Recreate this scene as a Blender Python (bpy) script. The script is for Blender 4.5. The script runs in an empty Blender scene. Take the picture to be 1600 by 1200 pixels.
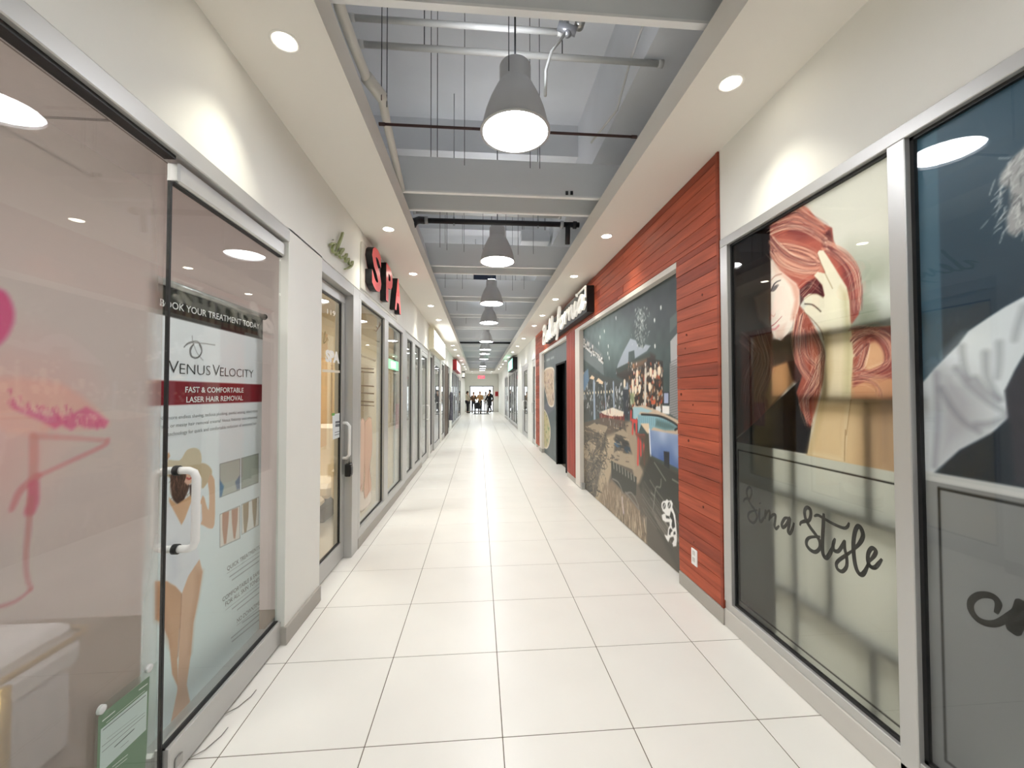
import bpy, bmesh, math, random
import numpy as np
from mathutils import Vector, Matrix
random.seed(7)
sc = bpy.context.scene
COL = sc.collection

# ------------------------------------------------------------------ camera
F_PX, YAW, PITCH, ROLL, CAM_H = 635.205, 0.0805479, 0.0231244, -0.0015157, 1.555929
_cy, _sy, _cp, _sp = math.cos(YAW), math.sin(YAW), math.cos(PITCH), math.sin(PITCH)
_fwd = Vector((_sy * _cp, _cy * _cp, _sp))
_r0 = Vector((_cy, -_sy, 0))
_u0 = _r0.cross(_fwd)
_c, _s = math.cos(ROLL), math.sin(ROLL)
_right = _r0 * _c + _u0 * _s
_up = _u0 * _c - _r0 * _s
cam_d = bpy.data.cameras.new('camera')
cam = bpy.data.objects.new('camera', cam_d)
COL.objects.link(cam)
cam.matrix_world = Matrix(((_right.x, _up.x, -_fwd.x, 0), (_right.y, _up.y, -_fwd.y, 0), (_right.z, _up.z, -_fwd.z, CAM_H), (0, 0, 0, 1)))
cam_d.sensor_width = 36.0
cam_d.lens = F_PX / 1600 * 36.0
cam_d.clip_start = 0.02
cam_d.clip_end = 200
sc.camera = cam

# ------------------------------------------------------------------ world, exposure
w = bpy.data.worlds.new('overcast_sky')
sc.world = w
w.use_nodes = True
w.node_tree.nodes['Background'].inputs[0].default_value = (0.93, 0.97, 1.0, 1)
w.node_tree.nodes['Background'].inputs[1].default_value = 4.0
sc.view_settings.view_transform = 'Standard'
sc.view_settings.look = 'None'
sc.view_settings.gamma = 1.0
sc.view_settings.use_curve_mapping = False
sc.view_settings.exposure = 0.32
sc.cycles.use_denoising = True
sc.cycles.use_adaptive_sampling = True
sc.cycles.adaptive_threshold = 0.02
sc.cycles.max_bounces = 11
sc.cycles.diffuse_bounces = 5
sc.cycles.glossy_bounces = 4
sc.cycles.transmission_bounces = 8
sc.cycles.transparent_max_bounces = 12
sc.cycles.sample_clamp_indirect = 6.0
PENDANT_GLOW = 46.0      # radiance of the pendant diffusers
PENDANT_UP = 90.0        # glow ring added on the pendants to brighten the void
SPOT_W = 30.0            # watts of each recessed downlight
ROOM_GLOW = 9.0          # ceiling light panels inside the shops

# ------------------------------------------------------------------ helpers
def un(u, v, ax, val):
    """a point of the photograph put back on the plane ax = val of the place"""
    d = _right * ((u - 800) / F_PX) + _up * ((600 - v) / F_PX) + _fwd
    k = 'xyz'.index(ax)
    o = Vector((0, 0, CAM_H))
    t = (val - o[k]) / d[k]
    return o + d * t

def s2l(c):
    c = c / 255.0
    return c / 12.92 if c <= 0.04045 else ((c + 0.055) / 1.055) ** 2.4

def rgb(r, g, b):
    return (s2l(r), s2l(g), s2l(b), 1.0)

MATS = {}
def mat(name, col, rough=0.5, metal=0.0, spec=0.5, emit=None, noise=None, bump=None, coat=0.0, stretch=(1, 1, 1), aniso=None):
    if name in MATS:
        return MATS[name]
    m = bpy.data.materials.new(name)
    m.use_nodes = True
    nt = m.node_tree
    b = nt.nodes['Principled BSDF']
    base = rgb(*col)
    b.inputs['Base Color'].default_value = base
    b.inputs['Roughness'].default_value = rough
    b.inputs['Metallic'].default_value = metal
    b.inputs['Specular IOR Level'].default_value = spec
    b.inputs['Coat Weight'].default_value = coat
    b.inputs['Coat Roughness'].default_value = 0.08
    if emit:
        b.inputs['Emission Color'].default_value = rgb(*emit[0])
        b.inputs['Emission Strength'].default_value = emit[1]
    if noise or bump:
        tc = nt.nodes.new('ShaderNodeTexCoord')
        mp = nt.nodes.new('ShaderNodeMapping')
        mp.inputs['Scale'].default_value = stretch
        nt.links.new(tc.outputs['Object'], mp.inputs['Vector'])
    if noise:
        sc_, amt = noise
        n = nt.nodes.new('ShaderNodeTexNoise')
        n.inputs['Scale'].default_value = sc_
        n.inputs['Detail'].default_value = 5
        nt.links.new(mp.outputs[0], n.inputs['Vector'])
        r = nt.nodes.new('ShaderNodeMapRange')
        r.inputs[1].default_value = 0.25
        r.inputs[2].default_value = 0.75
        r.inputs[3].default_value = 1 - amt
        r.inputs[4].default_value = 1 + amt
        nt.links.new(n.outputs['Fac'], r.inputs[0])
        mul = nt.nodes.new('ShaderNodeVectorMath')
        mul.operation = 'SCALE'
        mul.inputs[0].default_value = base[:3]
        nt.links.new(r.outputs[0], mul.inputs['Scale'])
        nt.links.new(mul.outputs[0], b.inputs['Base Color'])
    if bump:
        n2 = nt.nodes.new('ShaderNodeTexNoise')
        n2.inputs['Scale'].default_value = bump[0]
        n2.inputs['Detail'].default_value = 3
        nt.links.new(mp.outputs[0], n2.inputs['Vector'])
        bp = nt.nodes.new('ShaderNodeBump')
        bp.inputs['Strength'].default_value = bump[1]
        bp.inputs['Distance'].default_value = 0.004
        nt.links.new(n2.outputs['Fac'], bp.inputs['Height'])
        nt.links.new(bp.outputs[0], b.inputs['Normal'])
    MATS[name] = m
    return m

def glow(name, col, strength):
    if name in MATS:
        return MATS[name]
    m = bpy.data.materials.new(name)
    m.use_nodes = True
    nt = m.node_tree
    nt.nodes.remove(nt.nodes['Principled BSDF'])
    e = nt.nodes.new('ShaderNodeEmission')
    e.inputs[0].default_value = rgb(*col)
    e.inputs[1].default_value = strength
    nt.links.new(e.outputs[0], nt.nodes['Material Output'].inputs[0])
    MATS[name] = m
    return m

def glass(name, tint=(255, 255, 255), ior=1.36):
    """thin pane: mirror by Fresnel, clear otherwise"""
    if name in MATS:
        return MATS[name]
    m = bpy.data.materials.new(name)
    m.use_nodes = True
    nt = m.node_tree
    nt.nodes.remove(nt.nodes['Principled BSDF'])
    t = nt.nodes.new('ShaderNodeBsdfTransparent')
    t.inputs[0].default_value = rgb(*tint)
    g = nt.nodes.new('ShaderNodeBsdfGlossy')
    g.inputs['Roughness'].default_value = 0.0
    f = nt.nodes.new('ShaderNodeFresnel')
    ge = nt.nodes.new('ShaderNodeNewGeometry')          # same mirror share from both faces of the sheet
    mr = nt.nodes.new('ShaderNodeMapRange')
    mr.inputs[3].default_value = ior
    mr.inputs[4].default_value = 1.0 / ior
    nt.links.new(ge.outputs['Backfacing'], mr.inputs[0])
    nt.links.new(mr.outputs[0], f.inputs[0])
    mx = nt.nodes.new('ShaderNodeMixShader')
    nt.links.new(f.outputs[0], mx.inputs[0])
    nt.links.new(t.outputs[0], mx.inputs[1])
    nt.links.new(g.outputs[0], mx.inputs[2])
    nt.links.new(mx.outputs[0], nt.nodes['Material Output'].inputs[0])
    MATS[name] = m
    return m

def printed(name, rough=0.45, spec=0.4, translucent=0.0, grain=0.0, see=False):
    """print whose colours are stored on the mesh; alpha (if see) lets part of the view through"""
    if name in MATS:
        return MATS[name]
    m = bpy.data.materials.new(name)
    m.use_nodes = True
    nt = m.node_tree
    b = nt.nodes['Principled BSDF']
    b.inputs['Roughness'].default_value = rough
    b.inputs['Specular IOR Level'].default_value = spec
    a = nt.nodes.new('ShaderNodeVertexColor')
    a.layer_name = 'ink'
    nt.links.new(a.outputs['Color'], b.inputs['Base Color'])
    out = b.outputs[0]
    if translucent:
        t = nt.nodes.new('ShaderNodeBsdfTranslucent')
        nt.links.new(a.outputs['Color'], t.inputs[0])
        mx = nt.nodes.new('ShaderNodeMixShader')
        mx.inputs[0].default_value = translucent
        nt.links.new(out, mx.inputs[1])
        nt.links.new(t.outputs[0], mx.inputs[2])
        out = mx.outputs[0]
    if see:
        tr = nt.nodes.new('ShaderNodeBsdfTransparent')
        mx = nt.nodes.new('ShaderNodeMixShader')
        nt.links.new(a.outputs['Alpha'], mx.inputs[0])
        nt.links.new(tr.outputs[0], mx.inputs[1])
        nt.links.new(out, mx.inputs[2])
        out = mx.outputs[0]
    nt.links.new(out, nt.nodes['Material Output'].inputs[0])
    MATS[name] = m
    return m

OFF = {}
def link(o, parent=None, world=(0, 0, 0)):
    """link o so that its own origin lies at world, under parent"""
    COL.objects.link(o)
    world = Vector(world)
    if parent is not None:
        o.parent = parent
        o.location = world - OFF[parent.name]
    else:
        o.location = world
    OFF[o.name] = world
    return o

def tag(o, label=None, cat=None, group=None, kind=None):
    if label: o['label'] = label
    if cat: o['category'] = cat
    if group: o['group'] = group
    if kind: o['kind'] = kind
    return o

def thing(name, loc, label=None, cat=None, group=None, kind=None):
    o = bpy.data.objects.new(name, None)
    o.empty_display_size = 0.1
    link(o, None, loc)
    return tag(o, label, cat, group, kind)

class MB:
    """collects shapes and links them as ONE mesh object"""
    def __init__(s):
        s.v, s.f = [], []
    def add(s, vs, fs):
        n = len(s.v)
        s.v += [tuple(x) for x in vs]
        s.f += [tuple(i + n for i in f) for f in fs]
        return s
    def box(s, x0, x1, y0, y1, z0, z1):
        return s.add([(x0, y0, z0), (x1, y0, z0), (x1, y1, z0), (x0, y1, z0), (x0, y0, z1), (x1, y0, z1), (x1, y1, z1), (x0, y1, z1)],
                     [(0, 3, 2, 1), (4, 5, 6, 7), (0, 1, 5, 4), (1, 2, 6, 5), (2, 3, 7, 6), (3, 0, 4, 7)])
    def tube(s, pts, r, n=12, caps=True):
        pts = [Vector(p) for p in pts]
        rs = r if isinstance(r, (list, tuple)) else [r] * len(pts)
        rings = []
        ref = None
        for i, p in enumerate(pts):
            d = (pts[min(i + 1, len(pts) - 1)] - pts[max(i - 1, 0)]).normalized()
            if ref is None:
                ref = Vector((0, 0, 1)) if abs(d.z) < 0.9 else Vector((1, 0, 0))
            a = d.cross(ref).normalized()
            b = a.cross(d).normalized()
            ref = b
            rings.append([p + (a * math.cos(2 * math.pi * k / n) + b * math.sin(2 * math.pi * k / n)) * rs[i] for k in range(n)])
        vs = [q for ring in rings for q in ring]
        fs = []
        for i in range(len(pts) - 1):
            for k in range(n):
                k2 = (k + 1) % n
                fs.append((i * n + k, i * n + k2, (i + 1) * n + k2, (i + 1) * n + k))
        if caps:
            fs.append(tuple(range(n))[::-1])
            fs.append(tuple(range((len(pts) - 1) * n, len(pts) * n)))
        return s.add(vs, fs)
    def lathe(s, prof, c=(0, 0, 0), n=32, cap0=False, cap1=False):
        vs, fs = [], []
        for r, z in prof:
            for k in range(n):
                a = 2 * math.pi * k / n
                vs.append((c[0] + r * math.cos(a), c[1] + r * math.sin(a), c[2] + z))
        for i in range(len(prof) - 1):
            for k in range(n):
                k2 = (k + 1) % n
                fs.append((i * n + k, i * n + k2, (i + 1) * n + k2, (i + 1) * n + k))
        if cap0: fs.append(tuple(range(n))[::-1])
        if cap1: fs.append(tuple(range((len(prof) - 1) * n, len(prof) * n)))
        return s.add(vs, fs)
    def ball(s, c, rx, ry, rz, n=12, m=8):
        vs, fs = [(c[0], c[1], c[2] - rz)], []
        for i in range(1, m):
            t = math.pi * i / m
            for k in range(n):
                a = 2 * math.pi * k / n
                vs.append((c[0] + rx * math.sin(t) * math.cos(a), c[1] + ry * math.sin(t) * math.sin(a), c[2] - rz * math.cos(t)))
        vs.append((c[0], c[1], c[2] + rz))
        for k in range(n):
            fs.append((0, 1 + (k + 1) % n, 1 + k))
            fs.append((len(vs) - 1, 1 + (m - 2) * n + k, 1 + (m - 2) * n + (k + 1) % n))
        for i in range(m - 2):
            for k in range(n):
                k2 = (k + 1) % n
                fs.append((1 + i * n + k, 1 + i * n + k2, 1 + (i + 1) * n + k2, 1 + (i + 1) * n + k))
        return s.add(vs, fs)
    def ribbon(s, pts, wid, to3, thick=0.0, sub=6, taper=True, depth_dir=(1, 0, 0)):
        """flat or thick brush stroke along the plane points pts [(a, b)], to3(a, b) -> world"""
        P = catmull(pts, sub)
        n = len(P)
        L, R = [], []
        for i, p in enumerate(P):
            a, b = P[max(i - 1, 0)], P[min(i + 1, n - 1)]
            dx, dy = b[0] - a[0], b[1] - a[1]
            l = math.hypot(dx, dy) or 1e-9
            t = i / (n - 1)
            ww = wid(t) if callable(wid) else wid
            if taper:
                ww *= min(1.0, 0.55 + 4 * min(t, 1 - t))
            nx, ny = -dy / l * ww / 2, dx / l * ww / 2
            L.append((p[0] + nx, p[1] + ny)); R.append((p[0] - nx, p[1] - ny))
        D = Vector(depth_dir) * thick
        vs = [Vector(to3(*q)) for q in L] + [Vector(to3(*q)) for q in R]
        fs = [(i, i + 1, n + i + 1, n + i) for i in range(n - 1)]
        if thick:
            m = len(vs)
            vs = vs + [q + D for q in vs]
            fs = fs + [tuple(x + m for x in f)[::-1] for f in fs]
            for i in range(n - 1):
                fs.append((i + 1, i, m + i, m + i + 1))
                fs.append((n + i, n + i + 1, m + n + i + 1, m + n + i))
            fs.append((0, n, m + n, m)); fs.append((2 * n - 1, n - 1, m + n - 1, m + 2 * n - 1))
        return s.add(vs, fs)
    def mesh(s, name, m, smooth=False, bevel=0.0):
        me = bpy.data.meshes.new(name)
        me.from_pydata(s.v, [], s.f)
        if bevel or True:
            bm = bmesh.new(); bm.from_mesh(me)
            bmesh.ops.recalc_face_normals(bm, faces=bm.faces)
            if bevel:
                bmesh.ops.bevel(bm, geom=list(bm.edges), offset=bevel, segments=1, affect='EDGES', clamp_overlap=True)
            bm.to_mesh(me); bm.free()
        for mm in (m if isinstance(m, (list, tuple)) else [m]):
            me.materials.append(mm)
        if smooth:
            for p in me.polygons: p.use_smooth = True
        return me
    def build(s, name, m, parent=None, smooth=False, bevel=0.0):
        return link(bpy.data.objects.new(name, s.mesh(name, m, smooth, bevel)), parent)

def box(name, m, parent, x0, x1, y0, y1, z0, z1, bevel=0.0):
    return MB().box(x0, x1, y0, y1, z0, z1).build(name, m, parent, bevel=bevel)

def put(name, me, parent, loc, rot=None):
    o = link(bpy.data.objects.new(name, me), parent, loc)
    if rot: o.rotation_euler = rot
    return o

def catmull(pts, sub=6):
    if len(pts) < 3 or sub < 2:
        if len(pts) == 2 and sub >= 2:
            a, b = pts
            return [(a[0] + (b[0] - a[0]) * i / sub, a[1] + (b[1] - a[1]) * i / sub) for i in range(sub + 1)]
        return list(pts)
    out = []
    for i in range(len(pts) - 1):
        p0, p1, p2, p3 = pts[max(i - 1, 0)], pts[i], pts[i + 1], pts[min(i + 2, len(pts) - 1)]
        for k in range(sub):
            t = k / sub
            out.append(tuple(0.5 * ((2 * p1[j]) + (-p0[j] + p2[j]) * t + (2 * p0[j] - 5 * p1[j] + 4 * p2[j] - p3[j]) * t * t + (-p0[j] + 3 * p1[j] - 3 * p2[j] + p3[j]) * t ** 3) for j in (0, 1)))
    out.append(tuple(pts[-1]))
    return out

def zoom(x0, y0, s):
    """points read off an enlarged crop of the photograph -> photograph pixels"""
    return lambda pts: [(x0 + a / s, y0 + b / s) for a, b in pts]

def text_mesh(s, offset=0.0, extrude=0.0, space=1.0, shear=0.0):
    cu = bpy.data.curves.new('lettering', 'FONT')
    cu.body = s
    cu.offset = offset
    cu.extrude = extrude
    cu.space_character = space
    cu.shear = shear
    cu.resolution_u = 3
    ob = bpy.data.objects.new('lettering', cu)
    COL.objects.link(ob)
    bpy.context.view_layer.update()
    dg = bpy.context.evaluated_depsgraph_get()
    me = bpy.data.meshes.new_from_object(ob.evaluated_get(dg))
    bpy.data.objects.remove(ob)
    bpy.data.curves.remove(cu)
    return me

def lettering(name, s, m, parent, X, y0, y1, z0, height, out, z1=None, offset=0.0, extrude=0.0, space=1.0, shear=0.0, sides=None, cap=None):
    """text on the plane x = X from (y0, z0) to (y1, z1) with the given cap height; out = +1 faces +x, -1 faces -x"""
    me = text_mesh(s, offset, extrude, space, shear)
    co = np.empty(len(me.vertices) * 3)
    me.vertices.foreach_get('co', co)
    co = co.reshape(-1, 3)
    a0, a1 = co[:, 0].min(), co[:, 0].max()
    hh = cap or 0.7
    z1 = z0 if z1 is None else z1
    t = (co[:, 0] - a0) / (a1 - a0)
    new = np.empty_like(co)
    new[:, 0] = X + out * (co[:, 2] + extrude)
    new[:, 1] = y0 + (y1 - y0) * t
    new[:, 2] = z0 + (z1 - z0) * t + co[:, 1] / hh * height
    me.vertices.foreach_set('co', new.ravel())
    me.materials.clear()
    me.materials.append(m)
    if sides is not None:
        me.materials.append(sides)
    me.update()
    if sides is not None:
        for p in me.polygons:
            p.material_index = 0 if abs(p.normal.x) > 0.8 else 1
    me.name = name
    return link(bpy.data.objects.new(name, me), parent)

class Canvas:
    """a printed sheet on the plane x = X; its inks are painted on a fine mesh"""
    def __init__(s, X, y0, y1, z0, z1, cell):
        s.X = X
        s.ny, s.nz = int(round((y1 - y0) / cell)) + 1, int(round((z1 - z0) / cell)) + 1
        s.y = np.linspace(y0, y1, s.ny); s.z = np.linspace(z0, z1, s.nz)
        s.Y, s.Z = np.meshgrid(s.y, s.z)
        s.cell = cell
        s.img = np.zeros((s.nz, s.ny, 3)); s.alpha = np.ones((s.nz, s.ny))
        s.rs = np.random.RandomState(3)
    def px(s, pts):
        return [(lambda q: (q.y, q.z))(un(u, v, 'x', s.X)) for u, v in pts]
    def fill(s, c, a=1.0):
        s.img[:] = s.img * (1 - a) + np.array(c, float) * a
    def grad(s, mask, c0, c1, t, a=1.0):
        c = np.array(c0, float) * (1 - t[..., None]) + np.array(c1, float) * t[..., None]
        k = (mask * a)[..., None]
        s.img = s.img * (1 - k) + c * k
    def _win(s, pts, pad):
        ys = [p[0] for p in pts]; zs = [p[1] for p in pts]
        i0 = max(0, int(np.searchsorted(s.y, min(ys) - pad)) - 1); i1 = min(s.ny, int(np.searchsorted(s.y, max(ys) + pad)) + 1)
        j0 = max(0, int(np.searchsorted(s.z, min(zs) - pad)) - 1); j1 = min(s.nz, int(np.searchsorted(s.z, max(zs) + pad)) + 1)
        return j0, j1, i0, i1
    def mask(s, pts, soft=0.0, sub=0):
        """soft-edged polygon mask (pts on the plane)"""
        if sub:
            pts = catmull(list(pts) + [pts[0]], sub)
        pad = soft * 2 + s.cell * 2
        j0, j1, i0, i1 = s._win(pts, pad)
        M = np.zeros((s.nz, s.ny))
        if j1 <= j0 or i1 <= i0: return M
        Y, Z = s.Y[j0:j1, i0:i1], s.Z[j0:j1, i0:i1]
        inside = np.zeros(Y.shape, bool)
        D = np.full(Y.shape, 1e9)
        n = len(pts)
        for k in range(n):
            (ya, za), (yb, zb) = pts[k], pts[(k + 1) % n]
            if za != zb:
                c = (za > Z) != (zb > Z)
                inside ^= c & (Y < (yb - ya) * (Z - za) / (zb - za) + ya)
            l2 = (yb - ya) ** 2 + (zb - za) ** 2 + 1e-12
            t = np.clip(((Y - ya) * (yb - ya) + (Z - za) * (zb - za)) / l2, 0, 1)
            D = np.minimum(D, (Y - ya - t * (yb - ya)) ** 2 + (Z - za - t * (zb - za)) ** 2)
        D = np.sqrt(D) * np.where(inside, 1, -1)
        e = max(soft, s.cell * 0.6)
        M[j0:j1, i0:i1] = np.clip(0.5 + D / (2 * e), 0, 1)
        return M
    def paint(s, M, c, a=1.0):
        k = (M * a)[..., None]
        s.img = s.img * (1 - k) + np.array(c, float) * k
    def poly(s, pts, c, a=1.0, soft=0.0, sub=0, px=True):
        M = s.mask(s.px(pts) if px else pts, soft, sub)
        s.paint(M, c, a)
        return M
    def stroke(s, pts, w0, c, a=1.0, w1=None, soft=0.0, px=True, sub=5):
        pts = catmull(s.px(pts) if px else list(pts), sub)
        w1 = w0 if w1 is None else w1
        e = max(soft, s.cell * 0.6)
        n = len(pts)
        j0, j1, i0, i1 = s._win(pts, max(w0, w1) + 2 * e)
        if j1 <= j0 or i1 <= i0: return
        Y, Z = s.Y[j0:j1, i0:i1], s.Z[j0:j1, i0:i1]
        D = np.full(Y.shape, 1e9)
        for k in range(n - 1):
            (ya, za), (yb, zb) = pts[k], pts[k + 1]
            ww = w0 + (w1 - w0) * k / max(1, n - 2)
            l2 = (yb - ya) ** 2 + (zb - za) ** 2 + 1e-12
            t = np.clip(((Y - ya) * (yb - ya) + (Z - za) * (zb - za)) / l2, 0, 1)
            D = np.minimum(D, np.sqrt((Y - ya - t * (yb - ya)) ** 2 + (Z - za - t * (zb - za)) ** 2) - ww / 2)
        M = (np.clip(0.5 - D / (2 * e), 0, 1) * a)[..., None]
        s.img[j0:j1, i0:i1] = s.img[j0:j1, i0:i1] * (1 - M) + np.array(c, float) * M
    def cloud(s, scale, amt, seed=0):
        """blotchy variation of the ink (scale in metres)"""
        r = np.random.RandomState(seed)
        n1, n2 = max(2, int((s.z[-1] - s.z[0]) / scale) + 2), max(2, int((s.y[-1] - s.y[0]) / scale) + 2)
        g = r.rand(n1, n2)
        a = np.linspace(0, n1 - 1.001, s.nz); b = np.linspace(0, n2 - 1.001, s.ny)
        ia, ib = a.astype(int), b.astype(int)
        fa, fb = (a - ia)[:, None], (b - ib)[None, :]
        fa, fb = fa * fa * (3 - 2 * fa), fb * fb * (3 - 2 * fb)
        G = g[ia][:, ib] * (1 - fa) * (1 - fb) + g[ia + 1][:, ib] * fa * (1 - fb) + g[ia][:, ib + 1] * (1 - fa) * fb + g[ia + 1][:, ib + 1] * fa * fb
        return (G - 0.5) * 2 * amt
    def build(s, name, m, parent, out, gain=1.0):
        ny, nz = s.ny, s.nz
        co = np.empty((nz * ny, 3)); co[:, 0] = s.X; co[:, 1] = s.Y.ravel(); co[:, 2] = s.Z.ravel()
        j, i = np.meshgrid(np.arange(nz - 1), np.arange(ny - 1), indexing='ij')
        a = (j * ny + i).ravel()
        q = np.stack([a, a + 1, a + ny + 1, a + ny], 1)
        if out < 0: q = q[:, ::-1]
        me = bpy.data.meshes.new(name)
        me.vertices.add(len(co)); me.vertices.foreach_set('co', co.ravel())
        me.loops.add(q.size); me.loops.foreach_set('vertex_index', q.ravel().astype(np.int32))
        me.polygons.add(len(q)); me.polygons.foreach_set('loop_start', (np.arange(len(q)) * 4).astype(np.int32))
        me.update(calc_edges=True)
        c = np.clip(s.img, 0, 255) / 255.0
        lin = np.where(c <= 0.04045, c / 12.92, ((c + 0.055) / 1.055) ** 2.4)
        lin = np.clip(lin * gain, 0, 1)
        rgba = np.concatenate([lin, s.alpha[..., None]], 2).reshape(-1, 4)
        at = me.color_attributes.new('ink', 'FLOAT_COLOR', 'POINT')
        at.data.foreach_set('color', rgba.ravel())
        me.materials.append(m)
        return link(bpy.data.objects.new(name, me), parent)

ORD = ['first', 'second', 'third', 'fourth', 'fifth', 'sixth', 'seventh', 'eighth', 'ninth', 'tenth', 'eleventh', 'twelfth', 'thirteenth', 'fourteenth', 'fifteenth', 'sixteenth']

# ------------------------------------------------------------------ materials
WALL = mat('wall_paint', (236, 236, 230), 0.6, noise=(3, 0.015), bump=(120, 0.05))
SOFF = mat('soffit_paint', (235, 231, 223), 0.65, bump=(150, 0.04))
VOID = mat('void_paint', (222, 224, 226), 0.7, noise=(1.5, 0.06))
BEAMM = mat('beam_paint', (226, 229, 231), 0.55)
BEAD = mat('bead_white', (245, 246, 246), 0.4)
ALU = mat('anodised_aluminium', (196, 196, 194), 0.38, metal=0.55)
ALUD = mat('satin_steel', (176, 175, 172), 0.3, metal=0.8)
BLACK = mat('black_rubber', (14, 15, 17), 0.5)
GLASS = glass('clear_glass', (250, 252, 251))
BASEG = mat('grey_base_vinyl', (176, 172, 164), 0.5)
GROUT = mat('grout', (112, 102, 90), 0.9)
TILE = mat('porcelain_tile', (238, 236, 230), 0.30, spec=0.5, noise=(2.6, 0.022), bump=(30, 0.03))
WHITEP = mat('white_plastic', (242, 242, 240), 0.35)
STEELW = mat('white_painted_steel', (206, 206, 202), 0.45)
XL, XR = -1.205, 1.65          # faces of the two corridor walls
ZS = 3.225                     # underside of the soffits
YB, YE = -4.0, 34.6            # corridor ends
def struct(o):
    o['kind'] = 'structure'
    return o
# ------------------------------------------------------------------ floor of large porcelain tiles
floor = struct(MB().box(-5.6, 5.6, YB - 0.3, YE, -0.2, -0.0015).build('floor', GROUT))
TS, GAP = 0.61, 0.0042
xl = [-1.42, -1.1135, -0.5035, 0.1065, 0.7165, 1.3265, 1.80]
def tile_mesh(wx, wy):
    return MB().box(-wx / 2, wx / 2, -wy / 2, wy / 2, -0.012, 0.0).mesh('floor_tile', TILE, bevel=0.0012)
tm = {}
far = MB()
for j in range(-10, 54):
    ya = 1.8743 + j * TS
    for i in range(6):
        wx = xl[i + 1] - xl[i] - GAP
        cx, cyy = (xl[i] + xl[i + 1]) / 2, ya + TS / 2
        if -2 <= j <= 26:
            k = round(wx, 3)
            if k not in tm: tm[k] = tile_mesh(wx, TS - GAP)
            put('floor_tile', tm[k], floor, (cx, cyy, 0))
        elif cyy + TS / 2 < YE + 0.2:
            far.box(cx - wx / 2, cx + wx / 2, ya + GAP / 2, ya + TS - GAP / 2, -0.012, 0)
far.build('floor_tile_field', TILE, floor)['kind'] = 'stuff'

# ------------------------------------------------------------------ shell of the building
shell = MB()
shell.box(-5.6, 5.6, YB - 0.5, YE + 0.2, 4.95, 5.1)
struct(shell.build('ceiling_deck', VOID))
ow = MB(); ow.box(-5.75, -5.6, YB - 0.5, YE + 0.2, -0.2, 5.1)
struct(ow.build('wall_outer_left', WALL))
ow = MB(); ow.box(5.6, 5.75, YB - 0.5, YE + 0.2, -0.2, 5.1)
struct(ow.build('wall_outer_right', WALL))
struct(MB().box(-5.75, 5.75, YB - 0.5, YB - 0.3, -0.2, 5.1).build('wall_behind', WALL))

# left wall: band over the shop fronts and the piers between them
wl = MB()
wl.box(-1.38, XL, YB - 0.3, YE, 2.60, ZS)
wl.box(-1.262, XL, 2.664, 3.215, -0.01, 2.61)
for a, b in [(9.98, 10.16), (12.95, 13.22), (17.05, 18.1), (27.3, YE)]:
    wl.box(-1.38, XL, a, b, -0.01, 2.61)
wall_left = struct(wl.build('wall_left', WALL))
wr = MB()
wr.box(XR, 1.83, YB - 0.3, 2.643, 2.60, ZS).box(XR, 1.83, 11.752, YE, 2.60, ZS).box(1.717, 1.83, 2.643, 11.752, 2.60, ZS)
wr.box(1.717, 1.83, 2.66, 7.90, -0.01, 2.61).box(1.717, 1.83, 8.86, 11.76, -0.01, 2.61).box(1.717, 1.83, 7.90, 8.86, 2.165, 2.61)
for a, b in [(11.76, 11.95), (12.62, 13.75), (15.65, 17.4), (22.9, 23.5), (26.4, YE)]:
    wr.box(XR, 1.83, a, b, -0.01, 2.61)
wall_right = struct(wr.build('wall_right', WALL))
# end wall with the opening of the exit doors
we = MB()
we.box(-5.6, -0.80, YE, YE + 0.2, -0.1, 5.0).box(1.20, 5.6, YE, YE + 0.2, -0.1, 5.0).box(-0.80, 1.20, YE, YE + 0.2, 2.20, 5.0)
struct(we.build('wall_end', WALL))

# ceiling: two low soffits, the lowered end and the tall void between them
cm = MB()
cm.box(-1.38, -0.70, YB - 0.3, 30.0, ZS, 3.40)
cm.box(1.14, 1.83, YB - 0.3, 30.0, ZS, 3.40)
cm.box(-1.38, 1.83, 30.0, YE, ZS, 3.9)
ceiling = struct(cm.build('ceiling', SOFF))
vm = MB()
vm.box(-1.42, -1.36, YB - 0.3, 30.0, 3.40, 4.95).box(1.81, 1.87, YB - 0.3, 30.0, 3.40, 4.95).box(-1.36, 1.81, 29.94, 30.0, 3.40, 4.95)
vm.build('void_lining', VOID, ceiling)
beam_y = [-2.9, -0.65, 1.58, 3.83, 6.05, 7.94, 9.75, 11.6, 14.03, 16.0, 17.9, 21.1, 24.0, 26.9, 29.0]
for y in beam_y:
    b = MB().box(-1.36, 1.81, y, y + 0.03, 3.455, 3.755).box(-1.36, 1.81, y + 0.375, y + 0.405, 3.455, 3.755).box(-1.36, 1.81, y, y + 0.405, 3.755, 3.785).build('beam', BEAMM, ceiling)
    box('edge_bead', BEAD, b, -1.36, 1.81, y - 0.006, y + 0.034, 3.447, 3.462)
    box('edge_bead', BEAD, b, -1.36, 1.81, y + 0.371, y + 0.411, 3.447, 3.462)
for y in np.arange(-2.2, 29.5, 2.4):        # deep concrete ribs under the deck
    box('deck_rib', VOID, ceiling, -1.36, 1.81, y, y + 0.30, 4.55, 4.95)
for u in (885.5, 893.0):
    q = un(u, 302, 'y', 3.828)
    box('cable_clip', BLACK, ceiling, q.x - .012, q.x + .012, 3.815, 3.832, q.z - .016, q.z + .016)
box('side_bulkhead', VOID, ceiling, 1.25, 1.81, YB, 29.9, 4.10, 4.95)

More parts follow.
